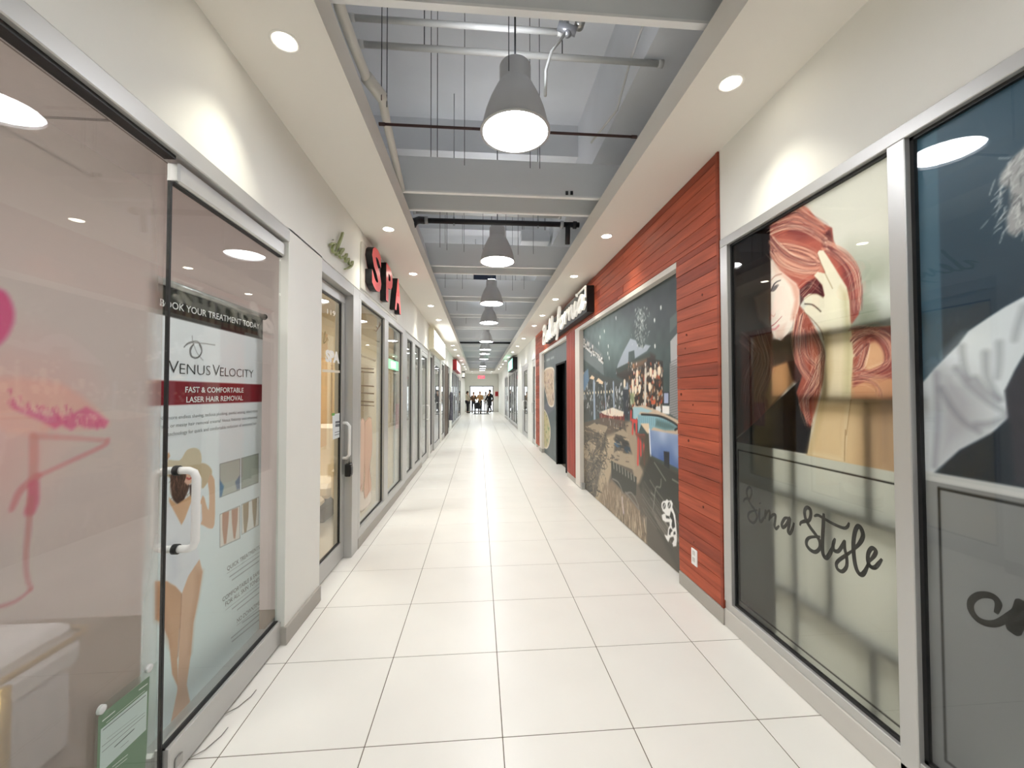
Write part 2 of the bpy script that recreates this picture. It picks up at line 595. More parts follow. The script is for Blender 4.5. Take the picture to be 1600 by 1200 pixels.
# baseboards
struct(MB().box(-1.245, -1.187, 2.655, 3.205, 0.0, 0.11).build('baseboard_left', BASEG, bevel=0.003))
bb = MB().box(1.632, 1.67, 2.64, 3.245, 0, 0.105)
struct(bb.build('baseboard_right', BASEG, bevel=0.003))
struct(MB().box(1.645, 1.70, 6.57, 7.55, 0, 0.10).build('baseboard_pillar', BASEG, bevel=0.003))

# ------------------------------------------------------------------ shop rooms behind the glass
SHOPW = mat('shop_wall_blush', (226, 214, 212), 0.7)
SPAW = mat('shop_wall_beige', (222, 206, 172), 0.7)
SALW = mat('shop_wall_pale', (232, 232, 226), 0.7)
GREYW = mat('shop_wall_cool', (214, 218, 226), 0.7)
CTILE = mat('ceiling_board', (226, 218, 212), 0.8, noise=(60, 0.05))
def room(n, m, x0, x1, y0, y1, zc, lamps, word, power=1.0):
    r = MB()
    back = x0 if abs(x0) > abs(x1) else x1
    d = -0.08 if back < 0 else 0.08
    r.box(min(back, back + d), max(back, back + d), y0 - 0.06, y1 + 0.06, 0, zc)
    r.box(x0, x1, y0 - 0.06, y0, 0, zc).box(x0, x1, y1, y1 + 0.06, 0, zc)
    struct(r.build('wall_%s' % word, m))
    struct(MB().box(x0, x1, y0, y1, zc, zc + 0.06).build('ceiling_%s' % word, CTILE))
    struct(MB().box(x0, x1, y0, y1, -0.002, 0.0).build('floor_%s' % word, mat('clinic_floor', (128, 112, 96), 0.4) if word == 'skin_clinic' else mat('shop_floor', (206, 196, 180), 0.4)))  # darker clinic floor colour stands for the shadow beside the bed
    for lx, ly, sx, sy in lamps:
        t = thing('ceiling_light_panel', (lx, ly, zc), 'flat light panel on the ceiling inside the %s' % word.replace('_', ' '), 'light')
        MB().box(lx - sx / 2, lx + sx / 2, ly - sy / 2, ly + sy / 2, zc - 0.012, zc - 0.006).build('diffuser', glow('light_panel_%s' % word, (255, 252, 246), ROOM_GLOW * power), t)
        f = MB()
        f.box(lx - sx / 2 - .02, lx + sx / 2 + .02, ly - sy / 2 - .02, ly - sy / 2, zc - .016, zc).box(lx - sx / 2 - .02, lx + sx / 2 + .02, ly + sy / 2, ly + sy / 2 + .02, zc - .016, zc)
        f.box(lx - sx / 2 - .02, lx - sx / 2, ly - sy / 2, ly + sy / 2, zc - .016, zc).box(lx + sx / 2, lx + sx / 2 + .02, ly - sy / 2, ly + sy / 2, zc - .016, zc)
        f.build('rim', WHITEP, t)
room(1, SHOPW, -4.4, -1.263, YB - .2, 3.10, 3.145, [(-2.9, 0.6, 1.2, 0.6), (-2.6, -1.6, 1.2, 0.6)], 'skin_clinic', 1.8)
tb_ = MB()
for x in (-2.13, -2.82, -3.5):
    tb_.box(x - .006, x + .006, YB, 3.10, 3.137, 3.145)
for y in (-0.55, 0.06, 0.67, 1.28, 1.89, 2.50):
    tb_.box(-4.4, -1.27, y - .006, y + .006, 3.1375, 3.1455)
tb_.build('ceiling_grid', mat('grid_strip_grey', (120, 112, 106), .7), bpy.data.objects['ceiling_skin_clinic'])  # grey T-bar strips along the seams of the ceiling boards
room(2, SPAW, -3.6, -1.39, 3.22, 6.72, 2.85, [(-2.5, 4.9, 0.9, 0.9)], 'massage_room', 1.7)
room(3, SALW, -3.4, -1.39, 6.90, 10.05, 2.85, [(-2.4, 8.4, 0.9, 0.9)], 'white_shop')
room(4, GREYW, -3.2, -1.39, 10.2, 13.05, 2.85, [(-2.3, 11.6, 0.9, 0.9)], 'lilac_shop')
room(5, SALW, -3.2, -1.39, 13.25, 17.1, 2.85, [(-2.3, 15.2, 0.9, 0.9)], 'clothes_shop')
room(6, GREYW, -3.2, -1.39, 18.0, 27.4, 2.85, [(-2.3, 20.5, 0.9, 0.9), (-2.3, 25, 0.9, 0.9)], 'blue_shop')
room(7, SALW, 1.84, 5.0, YB - .2, 2.62, 2.95, [(3.0, 1.7, 1.4, 1.0), (3.0, -0.4, 1.4, 1.0)], 'hair_salon', 1.3)
room(8, SALW, 1.84, 3.6, 11.85, 15.7, 2.85, [(2.6, 13.6, 0.9, 0.9)], 'corner_shop')
room(9, GREYW, 1.84, 3.6, 17.3, 26.5, 2.85, [(2.6, 20, 0.9, 0.9), (2.6, 24.5, 0.9, 0.9)], 'grey_shop')

# ------------------------------------------------------------------ shop fronts
def bars(m, name, root, side, X, depth, y0, y1, z0, z1, bev=0.003):
    a, b = (X, X - depth) if side < 0 else (X, X + depth)
    return box(name, m, root, min(a, b), max(a, b), y0, y1, z0, z1, bev)
def pane(root, side, X, y0, y1, z0, z1, gm=None, gasket=True, name='pane'):
    p = box(name, gm or GLASS, root, X - 0.003, X + 0.003, y0, y1, z0, z1)
    if gasket:
        g = MB(); w_ = 0.014
        xa, xb = X - 0.008, X + 0.008
        g.box(xa, xb, y0, y0 + w_, z0, z1).box(xa, xb, y1 - w_, y1, z0, z1).box(xa, xb, y0, y1, z0, z0 + w_).box(xa, xb, y0, y1, z1 - w_, z1)
        g.build('gasket', BLACK, p)
    return p
def window(n, side, X, y0, y1, panes, z0=0.19, z1=2.52, top=2.60, recess=0.035, depth=0.10, gm=None, base=0.10):
    r = thing('window_%d' % n, ((XL if side < 0 else XR), y0, 0), kind='structure')
    s = side
    bars(ALU, 'head', r, s, X, depth, y0, y1, z1, top)
    bars(ALU, 'sill', r, s, X, depth, y0, y1, base, z0)
    bars(BASEG, 'kick_plate', r, s, X + (0.004 if s < 0 else -0.004), depth, y0, y1, 0.0, base)
    edges = [y0] + [e for p in panes for e in p] + [y1]
    for k in range(0, len(edges), 2):
        if edges[k + 1] - edges[k] > 0.005:
            bars(ALU, 'post', r, s, X, depth, edges[k], edges[k + 1], z0, z1)
    for a, b in panes:
        pane(r, s, X + s * recess, a, b, z0, z1, gm)
    return r
def pull(root, x, y, z0, z1, out, r=0.014, m=None):
    """straight D pull on the corridor side"""
    pts = [(x, y, z0), (x + out * 0.6, y, z0), (x + out, y, z0 + 0.03), (x + out, y, z1 - 0.03), (x + out * 0.6, y, z1), (x, y, z1)]
    return MB().tube(pts, r, 10).build('handle', m or WHITEP, root, smooth=True)
def door(n, side, X, y0, y1, stile=0.09, zt=2.41, top=2.60, bottom=0.16, hinge_post=(0.0, 0.0), recess=0.0, handle=None, gm=None):
    s = side
    r = thing('door_%d' % n, (X, y0, 0), kind='structure')
    a, b = y0 + hinge_post[0], y1 - hinge_post[1]
    if hinge_post[0]: bars(ALU, 'frame_post', r, s, X, 0.14, y0, a, 0, zt + 0.06)
    if hinge_post[1]: bars(ALU, 'frame_post', r, s, X, 0.14, b, y1, 0, zt + 0.06)
    bars(ALU, 'frame_head', r, s, X, 0.14, y0, y1, zt + 0.06, top)
    xd = X + s * recess
    leaf = bars(ALU, 'bottom_rail', r, s, xd, 0.045, a, b, 0.012, bottom)
    bars(ALU, 'top_rail', r, s, xd, 0.045, a, b, zt - 0.03, zt + 0.055)
    bars(ALU, 'stile', r, s, xd, 0.045, a, a + stile, bottom, zt - 0.03)
    bars(ALU, 'stile', r, s, xd, 0.045, b - stile, b, bottom, zt - 0.03)
    pane(r, s, xd + s * 0.02, a + stile, b - stile, bottom, zt - 0.03, gm)
    if handle:
        pull(r, xd, handle, 0.95, 1.28, -s * 0.06)
    return r

# left side, near to far ---------------------------------------------------------------
struct(MB().box(-1.30, -1.202, YB, 2.675, 2.52, 2.60).build('trim_1', ALU, bevel=0.004))       # header track of the glass front
w1 = thing('window_1', (-1.25, 0.4, 0), kind='structure')                                       # fixed frameless pane
box('pane', GLASS, w1, -1.256, -1.246, YB, 1.730, 0.03, 2.515)
box('head_channel', BLACK, w1, -1.27, -1.225, YB, 1.730, 2.505, 2.522)
box('floor_channel', ALU, w1, -1.27, -1.232, YB, 1.730, 0.0, 0.05, 0.003)
d1 = thing('door_1', (-1.25, 1.745, 0), kind='structure')                                        # frameless glass door with rails
p = box('pane', GLASS, d1, -1.256, -1.246, 1.745, 2.652, 0.15, 2.42)
box('edge_seal', BLACK, p, -1.257, -1.245, 1.732, 1.742, 0.05, 2.42)
for z in (2.418, 0.150):
    box('rail_gasket', BLACK, p, -1.262, -1.238, 1.745, 2.652, z - 0.004, z + 0.004)
box('top_rail', ALU, d1, -1.275, -1.222, 1.745, 2.66, 2.42, 2.505, 0.008)
box('bottom_rail', ALU, d1, -1.280, -1.222, 1.745, 2.655, 0.012, 0.15, 0.004)
box('pivot', ALUD, d1, -1.222, -1.215, 1.775, 1.815, 0.045, 0.085, 0.003)
# the pull is a pair of D bars clamped through the glass
def dbar(out):
    x1 = -1.251 + out * 0.078
    zt_, zb_, yy, r_ = 1.238, 0.915, 1.80, 0.03
    pts = [(-1.251, yy, zt_), (x1 - out * r_, yy, zt_), (x1 - out * .3 * r_, yy, zt_ - .3 * r_), (x1, yy, zt_ - r_), (x1, yy, zb_ + r_), (x1 - out * .3 * r_, yy, zb_ + .3 * r_), (x1 - out * r_, yy, zb_), (-1.251, yy, zb_)]
    return MB().tube(pts, 0.0155, 12)
h = dbar(1).build('handle', WHITEP, d1, smooth=True)
dbar(-1).build('handle', WHITEP, d1, smooth=True)
for z in (1.238, 0.915):
    MB().tube([(-1.258, 1.80, z), (-1.238, 1.80, z)], 0.021, 14).build('clamp_ring', BLACK, h, smooth=True)
for k in (1.86, 2.10):
    MB().tube([(-1.222, k, 0.014), (-1.19, k + 0.05, 0.006), (-1.165, k + 0.12, 0.006), (-1.16, k + 0.16, 0.010)], 0.0022, 5).build('loose_seal_strip', ALUD, d1)

d2 = door(2, -1, XL - 0.075, 3.225, 4.005, stile=0.085, zt=2.44, top=2.598, bottom=0.17, handle=3.955)
bars(ALU, 'frame_post', d2, -1, XL - 0.002, 0.17, 4.005, 4.205, 0.0, 2.598)
bars(ALU, 'frame_head', d2, -1, XL - 0.002, 0.08, 3.215, 4.005, 2.50, 2.598)
window(2, -1, XL - 0.002, 4.207, 6.815, [(4.275, 5.31), (5.53, 6.55)])
window(3, -1, XL - 0.012, 6.83, 8.80, [(7.0, 7.57), (7.87, 8.56)], top=2.59, z1=2.50)
door(3, -1, XL - 0.03, 8.80, 9.98, stile=0.10, zt=2.42, hinge_post=(0.02, 0.14), handle=9.70)
window(4, -1, XL - 0.06, 10.16, 11.25, [(10.28, 11.17)], base=0.05)
door(4, -1, XL - 0.02, 11.25, 12.95, stile=0.12, zt=2.38, hinge_post=(0.03, 0.1), handle=12.6)
window(5, -1, XL - 0.01, 13.22, 14.45, [(13.32, 14.35)])
window(6, -1, XL - 0.01, 18.1, 24.6, [(18.3, 19.6), (19.9, 21.2), (21.5, 22.8), (23.1, 24.4)], gm=glass('blue_glass', (226, 240, 255)))
door(5, -1, XL - 0.02, 24.6, 27.3, stile=0.12, hinge_post=(0.1, 0.1), handle=26.9)

# right side ---------------------------------------------------------------------------
SILL = mat('sill_paint', (206, 203, 197), 0.45)
r3 = thing('window_7', (XR, 1.42, 0), kind='structure')
X7 = 1.642
box('sill', SILL, r3, X7, 1.83, YB, 2.64, 0.0, 0.118, 0.004)
bars(ALU, 'bottom_rail', r3, 1, X7 + 0.006, 0.07, YB, 2.64, 0.118, 0.168)
bars(ALU, 'head', r3, 1, X7, 0.10, YB, 2.64, 2.545, 2.602)
bars(ALU, 'post', r3, 1, X7, 0.10, 2.562, 2.64, 0.168, 2.545)
bars(ALU, 'post', r3, 1, X7, 0.10, 1.428, 1.497, 0.03, 2.545)
pane(r3, 1, X7 + 0.032, 1.497, 2.562, 0.168, 2.545)
pane(r3, 1, X7 + 0.032, YB, 1.428, 0.168, 2.545)
door(6, 1, XR + 0.02, 11.95, 12.62, stile=0.10, hinge_post=(0.02, 0.02), handle=12.45)
door(7, 1, XR + 0.01, 13.75, 15.65, stile=0.12, hinge_post=(0.12, 0.5), handle=14.9)
window(8, 1, XR + 0.008, 17.4, 22.9, [(17.6, 18.5), (18.75, 19.7), (19.95, 21.0), (21.3, 22.7)])
window(9, 1, XR + 0.008, 23.5, 26.4, [(23.7, 24.8), (25.1, 26.2)])

# exit doors at the far end ------------------------------------------------------------
d8 = thing('door_8', (0.2, YE, 0), kind='structure')
FR = mat('dark_bronze_frame', (120, 120, 124), 0.4, metal=0.4)
for a, b in [(-0.80, -0.72), (0.30, 0.36), (1.12, 1.20)]:
    box('frame_post', FR, d8, a, b, YE + 0.02, YE + 0.12, 0, 2.20)
box('frame_head', FR, d8, -0.80, 1.20, YE + 0.02, YE + 0.12, 2.13, 2.20)
for a, b in [(-0.72, 0.30), (0.36, 1.12)]:
    box('bottom_rail', FR, d8, a, b, YE + 0.04, YE + 0.09, 0.01, 0.10)
    box('pane', GLASS, d8, a, b, YE + 0.062, YE + 0.068, 0.10, 2.13)
struct(MB().box(-14, 14, YE + 0.2, YE + 30, -0.3, -0.01).build('ground', mat('snowy_ground', (236, 238, 242), 0.8)))
# ------------------------------------------------------------------ pendant lamps
SHADE = mat('spun_aluminium', (196, 196, 197), 0.42, metal=0.1)
LAMPG = glow('lamp_diffuser', (251, 251, 255), PENDANT_GLOW)
INNER = mat('shade_inside', (250, 250, 248), 0.4)
prof = [(0.208, 0.0), (0.214, 0.006), (0.206, 0.02), (0.196, 0.07), (0.180, 0.13), (0.158, 0.19), (0.132, 0.245), (0.114, 0.280), (0.101, 0.298), (0.097, 0.308), (0.097, 0.41), (0.092, 0.418), (0.02, 0.424)]
shade_me = MB().lathe(prof, n=40, cap1=True).lathe([(0.205, 0.001), (0.19, 0.07), (0.173, 0.13), (0.15, 0.19), (0.12, 0.24)], n=40).mesh('shade', SHADE, smooth=True)
diff_me = MB().lathe([(0.198, 0.014), (0.19, 0.010), (0.12, 0.008), (0.01, 0.008)], n=40, cap1=True).mesh('diffuser', LAMPG, smooth=True)
rim_me = MB().lathe([(0.200, -0.004), (0.216, -0.004), (0.217, 0.006), (0.200, 0.006), (0.200, -0.004)], n=40).mesh('rim', SHADE, smooth=True)
cord_me = MB().tube([(0, 0, 0.42), (0, 0, 1.78)], 0.006, 8).mesh('cord', BLACK)
up_me = MB().lathe([(0.075, 0.4265), (0.03, 0.4275)], n=24).mesh('added_uplight_ring', glow('added_uplight_ring', (242, 246, 255), PENDANT_UP), smooth=True)  # ring added on top of the cap, only to light the open ceiling
cone_me = MB().lathe([(0.02, 0.424), (0.018, 0.45), (0.008, 0.47)], n=16, cap1=True).mesh('cord_grip', BLACK, smooth=True)
LX, LZ = 0.222, 3.170
lamp_y = [2.47, 4.94, 7.28, 9.28, 12.7, 15.0, 16.6, 19.1, 24.2, 26.5, 28.6]
for k, y in enumerate([-2.4, 0.05] + lamp_y):
    if k < 2:
        lab = ['bell shaped grey pendant lamp hanging furthest behind the viewer', 'bell shaped grey pendant lamp hanging right above the viewer'][k]
    elif k == 2:
        lab = 'large bell shaped grey pendant lamp hanging nearest, glowing white'
    else:
        lab = 'grey bell shaped pendant lamp, %s in the hanging row counted from the near end' % ORD[k - 2]
    t = thing('pendant_lamp', (LX, y, LZ), lab, 'lamp', 'pendant lamps along the corridor')
    for n, me in (('shade', shade_me), ('diffuser', diff_me), ('rim', rim_me), ('cord', cord_me), ('added_uplight_ring', up_me), ('cord_grip', cone_me)):
        put(n, me, t, (LX, y, LZ))

# ------------------------------------------------------------------ recessed downlights
ring_me = MB().lathe([(0.050, 0.012), (0.052, -0.002), (0.062, -0.004), (0.068, 0.0), (0.068, 0.002)], n=28).mesh('trim_ring', mat('ring_white', (240, 238, 232), 0.3), smooth=True)
lens_me = MB().lathe([(0.050, 0.0), (0.03, -0.001), (0.005, -0.0015)], n=24, cap1=True).mesh('lens', glow('downlight_lens', (255, 248, 232), 26.0), smooth=True)
spot_d = bpy.data.lights.new('downlight_beam', 'SPOT')
spot_d.energy = SPOT_W
spot_d.spot_size = math.radians(92)
spot_d.spot_blend = 0.9
spot_d.shadow_soft_size = 0.035
spot_d.color = (1.0, 0.96, 0.80)
dl = {-1: [-0.4, 1.97, 4.18, 5.73, 7.81, 9.30, 10.42, 12.4, 14.26, 15.6, 18.0, 20.8, 23.2, 25.6, 28.0],
      1: [-0.4, 2.05, 4.19, 5.68, 7.1, 8.60, 9.93, 12.28, 14.3, 16.4, 18.6, 20.8, 23.2, 25.6, 28.0]}
for s, x in ((-1, -0.92), (1, 1.35)):
    for k, y in enumerate(dl[s]):
        side = 'left' if s < 0 else 'right'
        lab = 'round recessed downlight in the %s soffit behind the viewer' % side if k == 0 else 'round recessed downlight in the %s soffit, %s from the near end' % (side, ORD[k - 1])
        t = thing('recessed_downlight', (x, y, ZS), lab, 'downlight', 'downlights of the %s soffit' % side)
        put('trim_ring', ring_me, t, (x, y, ZS))
        put('lens', lens_me, t, (x, y, ZS - 0.001))
        put('beam', spot_d, t, (x, y, ZS - 0.02))

for x, side in ((-0.55, 'left'), (0.95, 'right')):  # added lights, put in to brighten the far end wall
    for y, row in ((31.2, 'nearer'), (33.6, 'further')):
        t = thing('recessed_downlight', (x, y, ZS), 'added round downlight in the low end ceiling, %s one on the %s' % (row, side), 'downlight', 'added downlights before the far doors')
        put('trim_ring', ring_me, t, (x, y, ZS))
        put('lens', lens_me, t, (x, y, ZS - 0.001))
        put('beam', spot_d, t, (x, y, ZS - 0.02))

# ------------------------------------------------------------------ pipes and wires in the void
BPIPE = mat('black_iron_pipe', (24, 26, 32), 0.45)
GALV = mat('galvanised_fitting', (170, 172, 176), 0.35, metal=0.6)
RUST = mat('brown_rod', (64, 44, 42), 0.6)
bp = thing('sprinkler_pipe', (0.2, 4.5, 3.46), 'black sprinkler pipe with tee crossing the void past the nearest beam', 'pipe')
MB().tube([(-0.64, 4.5, 3.462), (1.13, 4.5, 3.468)], 0.029, 14).build('pipe_run', BPIPE, bp, smooth=True)
MB().tube([(-0.60, 4.5, 3.462), (-0.66, 4.49, 3.46), (-0.70, 4.46, 3.43), (-0.72, 4.44, 3.38)], 0.040, 12).build('elbow', BPIPE, bp, smooth=True)
for x in (-0.58, 0.93, 1.08):
    MB().tube([(x - 0.018, 4.5, 3.465), (x + 0.018, 4.5, 3.465)], 0.042, 14).build('coupling', GALV if x != 1.08 else BPIPE, bp, smooth=True)
MB().tube([(1.0, 4.5, 3.46), (1.0, 4.5, 3.38), (1.0, 4.52, 3.25)], 0.028, 12).build('drop_leg', BPIPE, bp, smooth=True)
for x in (-0.28, 0.66):
    MB().tube([(x, 4.5, 3.42), (x, 4.5, 4.9)], 0.006, 6).tube([(x, 4.5, 3.418), (x, 4.5, 3.51)], 0.011, 8).build('hanger', GALV, bp)

def cross_pipe(y, z, r, m, x0, x1, label, n='water_pipe', hang=()):
    t = thing(n, ((x0 + x1) / 2, y, z), label, 'pipe')
    MB().tube([(x0, y, z), (x1, y, z)], r, 12).build('pipe_run', m, t, smooth=True)
    for x in (x0 + 0.02, x1 - 0.02):
        MB().tube([(x - 0.02, y, z), (x + 0.02, y, z)], r * 1.25, 12).build('end_cap', m, t, smooth=True)
    for x in hang:
        MB().tube([(x, y, z), (x, y, 4.93)], 0.004, 6).build('hanger', BLACK, t)
    return t
a, b = un(560, 72, 'y', 2.95), un(1036, 97, 'y', 2.95)
cross_pipe(2.95, (a.z + b.z) / 2, 0.022, STEELW, a.x, b.x, 'pale painted pipe crossing the void behind the nearest lamp neck', hang=(-0.4, 0.62))
a, b = un(592, 198, 'y', 2.75), un(995, 210, 'y', 2.75)
cross_pipe(2.75, (a.z + b.z) / 2, 0.009, RUST, a.x, b.x, 'thin dark brown rod crossing behind the nearest lamp shade', n='steel_rod')
a, b = un(545, 27, 'y', 2.72), un(880, 46, 'y', 2.72)
cross_pipe(2.72, a.z, 0.020, STEELW, a.x, b.x, 'pale high pipe near the nearest beam with an elbow cluster')
cross_pipe(5.6, 4.05, 0.032, STEELW, -0.9, 1.15, 'pale pipe crossing behind the second lamp', hang=(-0.5, 0.5))
cross_pipe(10.9, 4.05, 0.032, STEELW, -0.9, 1.3, 'pale pipe crossing between the third and fourth lamps')
cross_pipe(15.6, 3.50, 0.035, BPIPE, -1.0, 1.4, 'black pipe crossing the void far along the corridor', n='sprinkler_pipe')
# long white pipe along the left soffit with a dropped elbow
lp = thing('drain_pipe', (-0.84, 2.2, 3.6), 'white plastic drain pipe running along the left soffit edge', 'pipe')
PVC = mat('pvc_white', (214, 212, 204), 0.4)
def vp(u, v, z_): return un(u, v, 'z', z_)
run = [vp(520, -60, 3.50), vp(531, 12, 3.50), vp(552, 70, 3.50), vp(572, 120, 3.50), vp(586, 138, 3.49), vp(597, 152, 3.47), vp(604, 190, 3.46), vp(615, 240, 3.46), vp(628, 296, 3.46)]
MB().tube(run, 0.030, 14).build('pipe_run', PVC, lp, smooth=True)
MB().tube(run[3:6], 0.040, 14).build('elbow', PVC, lp, smooth=True)
lp2 = thing('flexible_duct', (-0.75, 4.9, 3.5), 'pale wrapped duct lying along the left soffit behind the black pipe', 'duct')
MB().tube([(-0.76, 4.62, 3.485), (-0.76, 5.2, 3.485), (-0.78, 5.98, 3.485)], 0.06, 14).build('duct_run', mat('duct_wrap', (190, 192, 196), 0.5, bump=(20, 0.5)), lp2, smooth=True)
for k, (x, y, z) in enumerate([(0.95, 7.0, 4.2), (0.12, 8.85, 3.98), (0.75, 10.6, 4.1)]):
    t = thing('air_duct', (x, y, z), ['grey boxed air duct high on the right above the second beam', 'dark blue boxed duct above the third lamp', 'dark grille box above the fourth lamp on the right'][k], 'duct')
    m_ = [VOID, mat('blue_grey_duct', (52, 62, 84), 0.5), mat('dark_grille', (70, 70, 70), 0.6)][k]
    box('body', m_, t, x - 0.24, x + 0.24, y - 0.2, y + 0.2, z - 0.06, z + 0.14, 0.01)
    for q in (-0.2, 0.2):
        MB().tube([(x + q, y, z + 0.14), (x + q, y, 4.93)], 0.005, 6).build('hanger', BLACK, t)
jb = thing('conduit_run', (1.3, 2.5, 4.2), 'thin grey conduit bending down the right side of the void', 'conduit')
MB().tube([(1.22, 0.2, 4.5), (1.22, 2.4, 4.42), (1.20, 3.1, 4.2), (1.16, 3.3, 3.95), (1.02, 3.6, 3.85)], 0.010, 8).build('tube', STEELW, jb, smooth=True)
vs = thing('valve_cluster', (0.78, 2.6, 4.6), 'small valve cluster with pipe fittings right of the nearest lamp cord', 'valve')
vq = lambda u, v: un(u, v, 'y', 2.66)
MB().tube([vq(872, 40), vq(900, 50)], 0.030, 10).tube([vq(884, 34), vq(888, 56)], 0.022, 10).build('body', GALV, vs, smooth=True)
MB().tube([vq(906, 36) + Vector((0, -.03, 0)), vq(906, 36) + Vector((0, .03, 0))], 0.034, 14).build('wheel', ALUD, vs, smooth=True)
MB().tube([vq(884, 52), vq(862, 80), vq(853, 110), vq(852, 150)], 0.010, 8).build('drop_leg', STEELW, vs, smooth=True)
wires = [(-0.62, 2.6), (-0.60, 2.66), (-0.38, 3.2), (-0.33, 3.2), (-0.12, 3.3), (0.17, 2.3), (0.42, 3.3), (0.5, 3.3), (1.30, 1.45), (1.40, 1.40), (-0.5, 5.2), (-0.42, 5.3), (-0.2, 5.35), (0.05, 5.4), (0.35, 5.3), (0.52, 5.4), (0.72, 5.35),
         (-0.6, 7.2), (-0.3, 7.25), (0.6, 7.3), (0.8, 7.2), (-0.5, 9.2), (0.6, 9.1), (-0.35, 10.9), (0.5, 10.8)]
WIRE = mat('dark_wire', (54, 54, 58), 0.5)
for bay, lo, hi in (('nearest bay', 0, 3.6), ('second bay', 3.6, 6.2), ('third bay', 6.2, 8), ('far bays', 8, 20)):
    got = sorted((q for q in wires if lo <= q[1] < hi), key=lambda q: q[0] / q[1])
    for k, (x, y) in enumerate(got):
        t = MB().tube([(x, y, 3.42), (x, y, 4.93)], 0.003, 6).build('hanger_wire', WIRE)
        tag(t, 'thin dark hanger wire in the %s of the ceiling, %s from the left' % (bay, ORD[k]), 'wire', 'hanger wires of the open ceiling')

# ------------------------------------------------------------------ red timber cladding of the restaurant front
def wood(name, col, axis_stretch):
    return mat(name, col, 0.55, spec=0.3, noise=(2.2, 0.30), stretch=axis_stretch, bump=(14, 0.25))
REDS = [wood('stained_board_%s' % n, c, (14, 0.9, 14)) for n, c in (('red', (172, 82, 56)), ('russet', (162, 74, 50)), ('brick', (178, 88, 62)), ('deep', (150, 70, 50)))]
REDV = wood('stained_board_upright', (160, 66, 52), (16, 16, 0.7))
KNOT = mat('wood_knot', (96, 34, 24), 0.7)
clad = thing('timber_cladding', (1.66, 2.7, 0), 'red stained horizontal timber boards framing the restaurant mural', 'cladding')
WF = 1.640
PH = 0.0925
rnd = random.Random(5)
def plank(y0, y1, z0, z1, m=None):
    t = rnd.uniform(-0.0025, 0.0015)
    o = box('plank', m or rnd.choice(REDS), clad, WF + t, 1.716, y0 + 0.001, y1 - 0.001, z0 + 0.0016, z1 - 0.0016, 0.0012)
    return o
z = 0.107
k = 0
knots = MB()
while z < 3.22:
    z1 = min(z + PH, 3.2235)
    if z1 - z < 0.02: break
    if z1 < 2.655:
        plank(2.672, 3.252, z, z1)
        plank(11.02, 11.75, z, z1)
    else:
        if z < 2.654:
            plank(2.672, 3.252, z, 2.655)
            plank(11.02, 11.75, z, 2.655)
        ys = 2.672
        while ys < 11.74:
            ye = min(ys + rnd.uniform(1.6, 3.0), 11.75)
            if 11.75 - ye < 0.5: ye = 11.75
            plank(ys, ye, max(z, 2.655), z1)
            ys = ye
    for q in range(2):
        if rnd.random() < 0.28 and z1 < 2.6:
            yk, zk = rnd.uniform(2.72, 3.2), (z + z1) / 2 + rnd.uniform(-.02, .02)
            knots.tube([(WF - 0.0032, yk, zk), (WF + 0.01, yk, zk)], rnd.uniform(0.006, 0.012), 9)
    z = z1
kn = knots.build('knot_marks', KNOT, clad); kn['kind'] = 'stuff'
box('corner_board', REDS[3], clad, WF - 0.004, 1.72, 2.644, 2.671, 0.107, 3.2235, 0.002)
for q in range(6):                                     # upright boards of the slim pillar between mural and counter opening
    ya = 6.90 + q * 0.108
    box('upright_plank', REDV, clad, WF + 0.002 * (q % 2), 1.716, ya, ya + 0.106, 0.10, 2.655, 0.0015)
# white trims around the two openings
TRIM = mat('trim_white', (226, 220, 212), 0.45)
struct(MB().box(1.640, 1.716, 3.255, 6.86, 2.600, 2.652).build('trim_2', TRIM, bevel=0.002))
struct(MB().box(1.640, 1.716, 6.56, 6.86, 0.02, 2.600).build('trim_3', TRIM, bevel=0.002))
struct(MB().box(1.640, 1.716, 7.57, 11.0, 2.585, 2.652).build('trim_4', TRIM, bevel=0.002))
struct(MB().box(1.640, 1.716, 10.62, 11.0, 0.10, 2.585).build('trim_5', TRIM, bevel=0.002))
struct(MB().box(1.635, 1.716, 10.60, 11.02, 0.0, 0.10).build('trim_6', BASEG, bevel=0.002))
struct(MB().box(1.650, 1.716, 6.50, 6.58, 0.0, 0.10).build('trim_7', ALU, bevel=0.002))
# outlet on the near cladding
ot = thing('wall_outlet', (WF, 3.0, 0.31), 'white wall outlet plate low on the red boards', 'outlet')
box('plate', WHITEP, ot, WF - 0.010, WF, 2.965, 3.045, 0.245, 0.367, 0.003)
for z_ in (0.275, 0.325):
    box('socket', mat('outlet_face', (214, 212, 208), 0.4), ot, WF - 0.013, WF - 0.008, 2.987, 3.023, z_ - 0.004, z_ + 0.028, 0.002)
# ------------------------------------------------------------------ window film with a red haired woman (right, near)
INKB = mat('black_vinyl', (9, 8, 7), 0.6, spec=0.2)
INKW = mat('white_vinyl', (240, 240, 238), 0.45)
FX = X7 + 0.042
film = thing('window_film', (FX, 2.0, 0.17), 'window film with a red haired woman resting her hand on her hair', 'window film')
c = Canvas(FX, 1.500, 2.560, 0.170, 2.543, 0.0042)
A = zoom(1120, 300, 5.333); B = zoom(1120, 500, 5.0)
top = np.clip((c.Z - 1.232) / 0.004, 0, 1)
C_ = zoom(1094, 281, 2.558)
c.fill((214, 212, 204))
c.paint(c.mask(c.px(C_([(600, 280), (780, 300), (780, 620), (610, 620)])), 0.09), (150, 156, 142), 0.8)
c.paint(c.mask(c.px(C_([(690, 440), (780, 430), (780, 520), (720, 510)])), 0.05), (226, 230, 228), 0.8)
c.paint(c.mask(c.px(C_([(620, 480), (690, 520), (690, 590), (620, 600)])), 0.05), (120, 128, 110), 0.7)
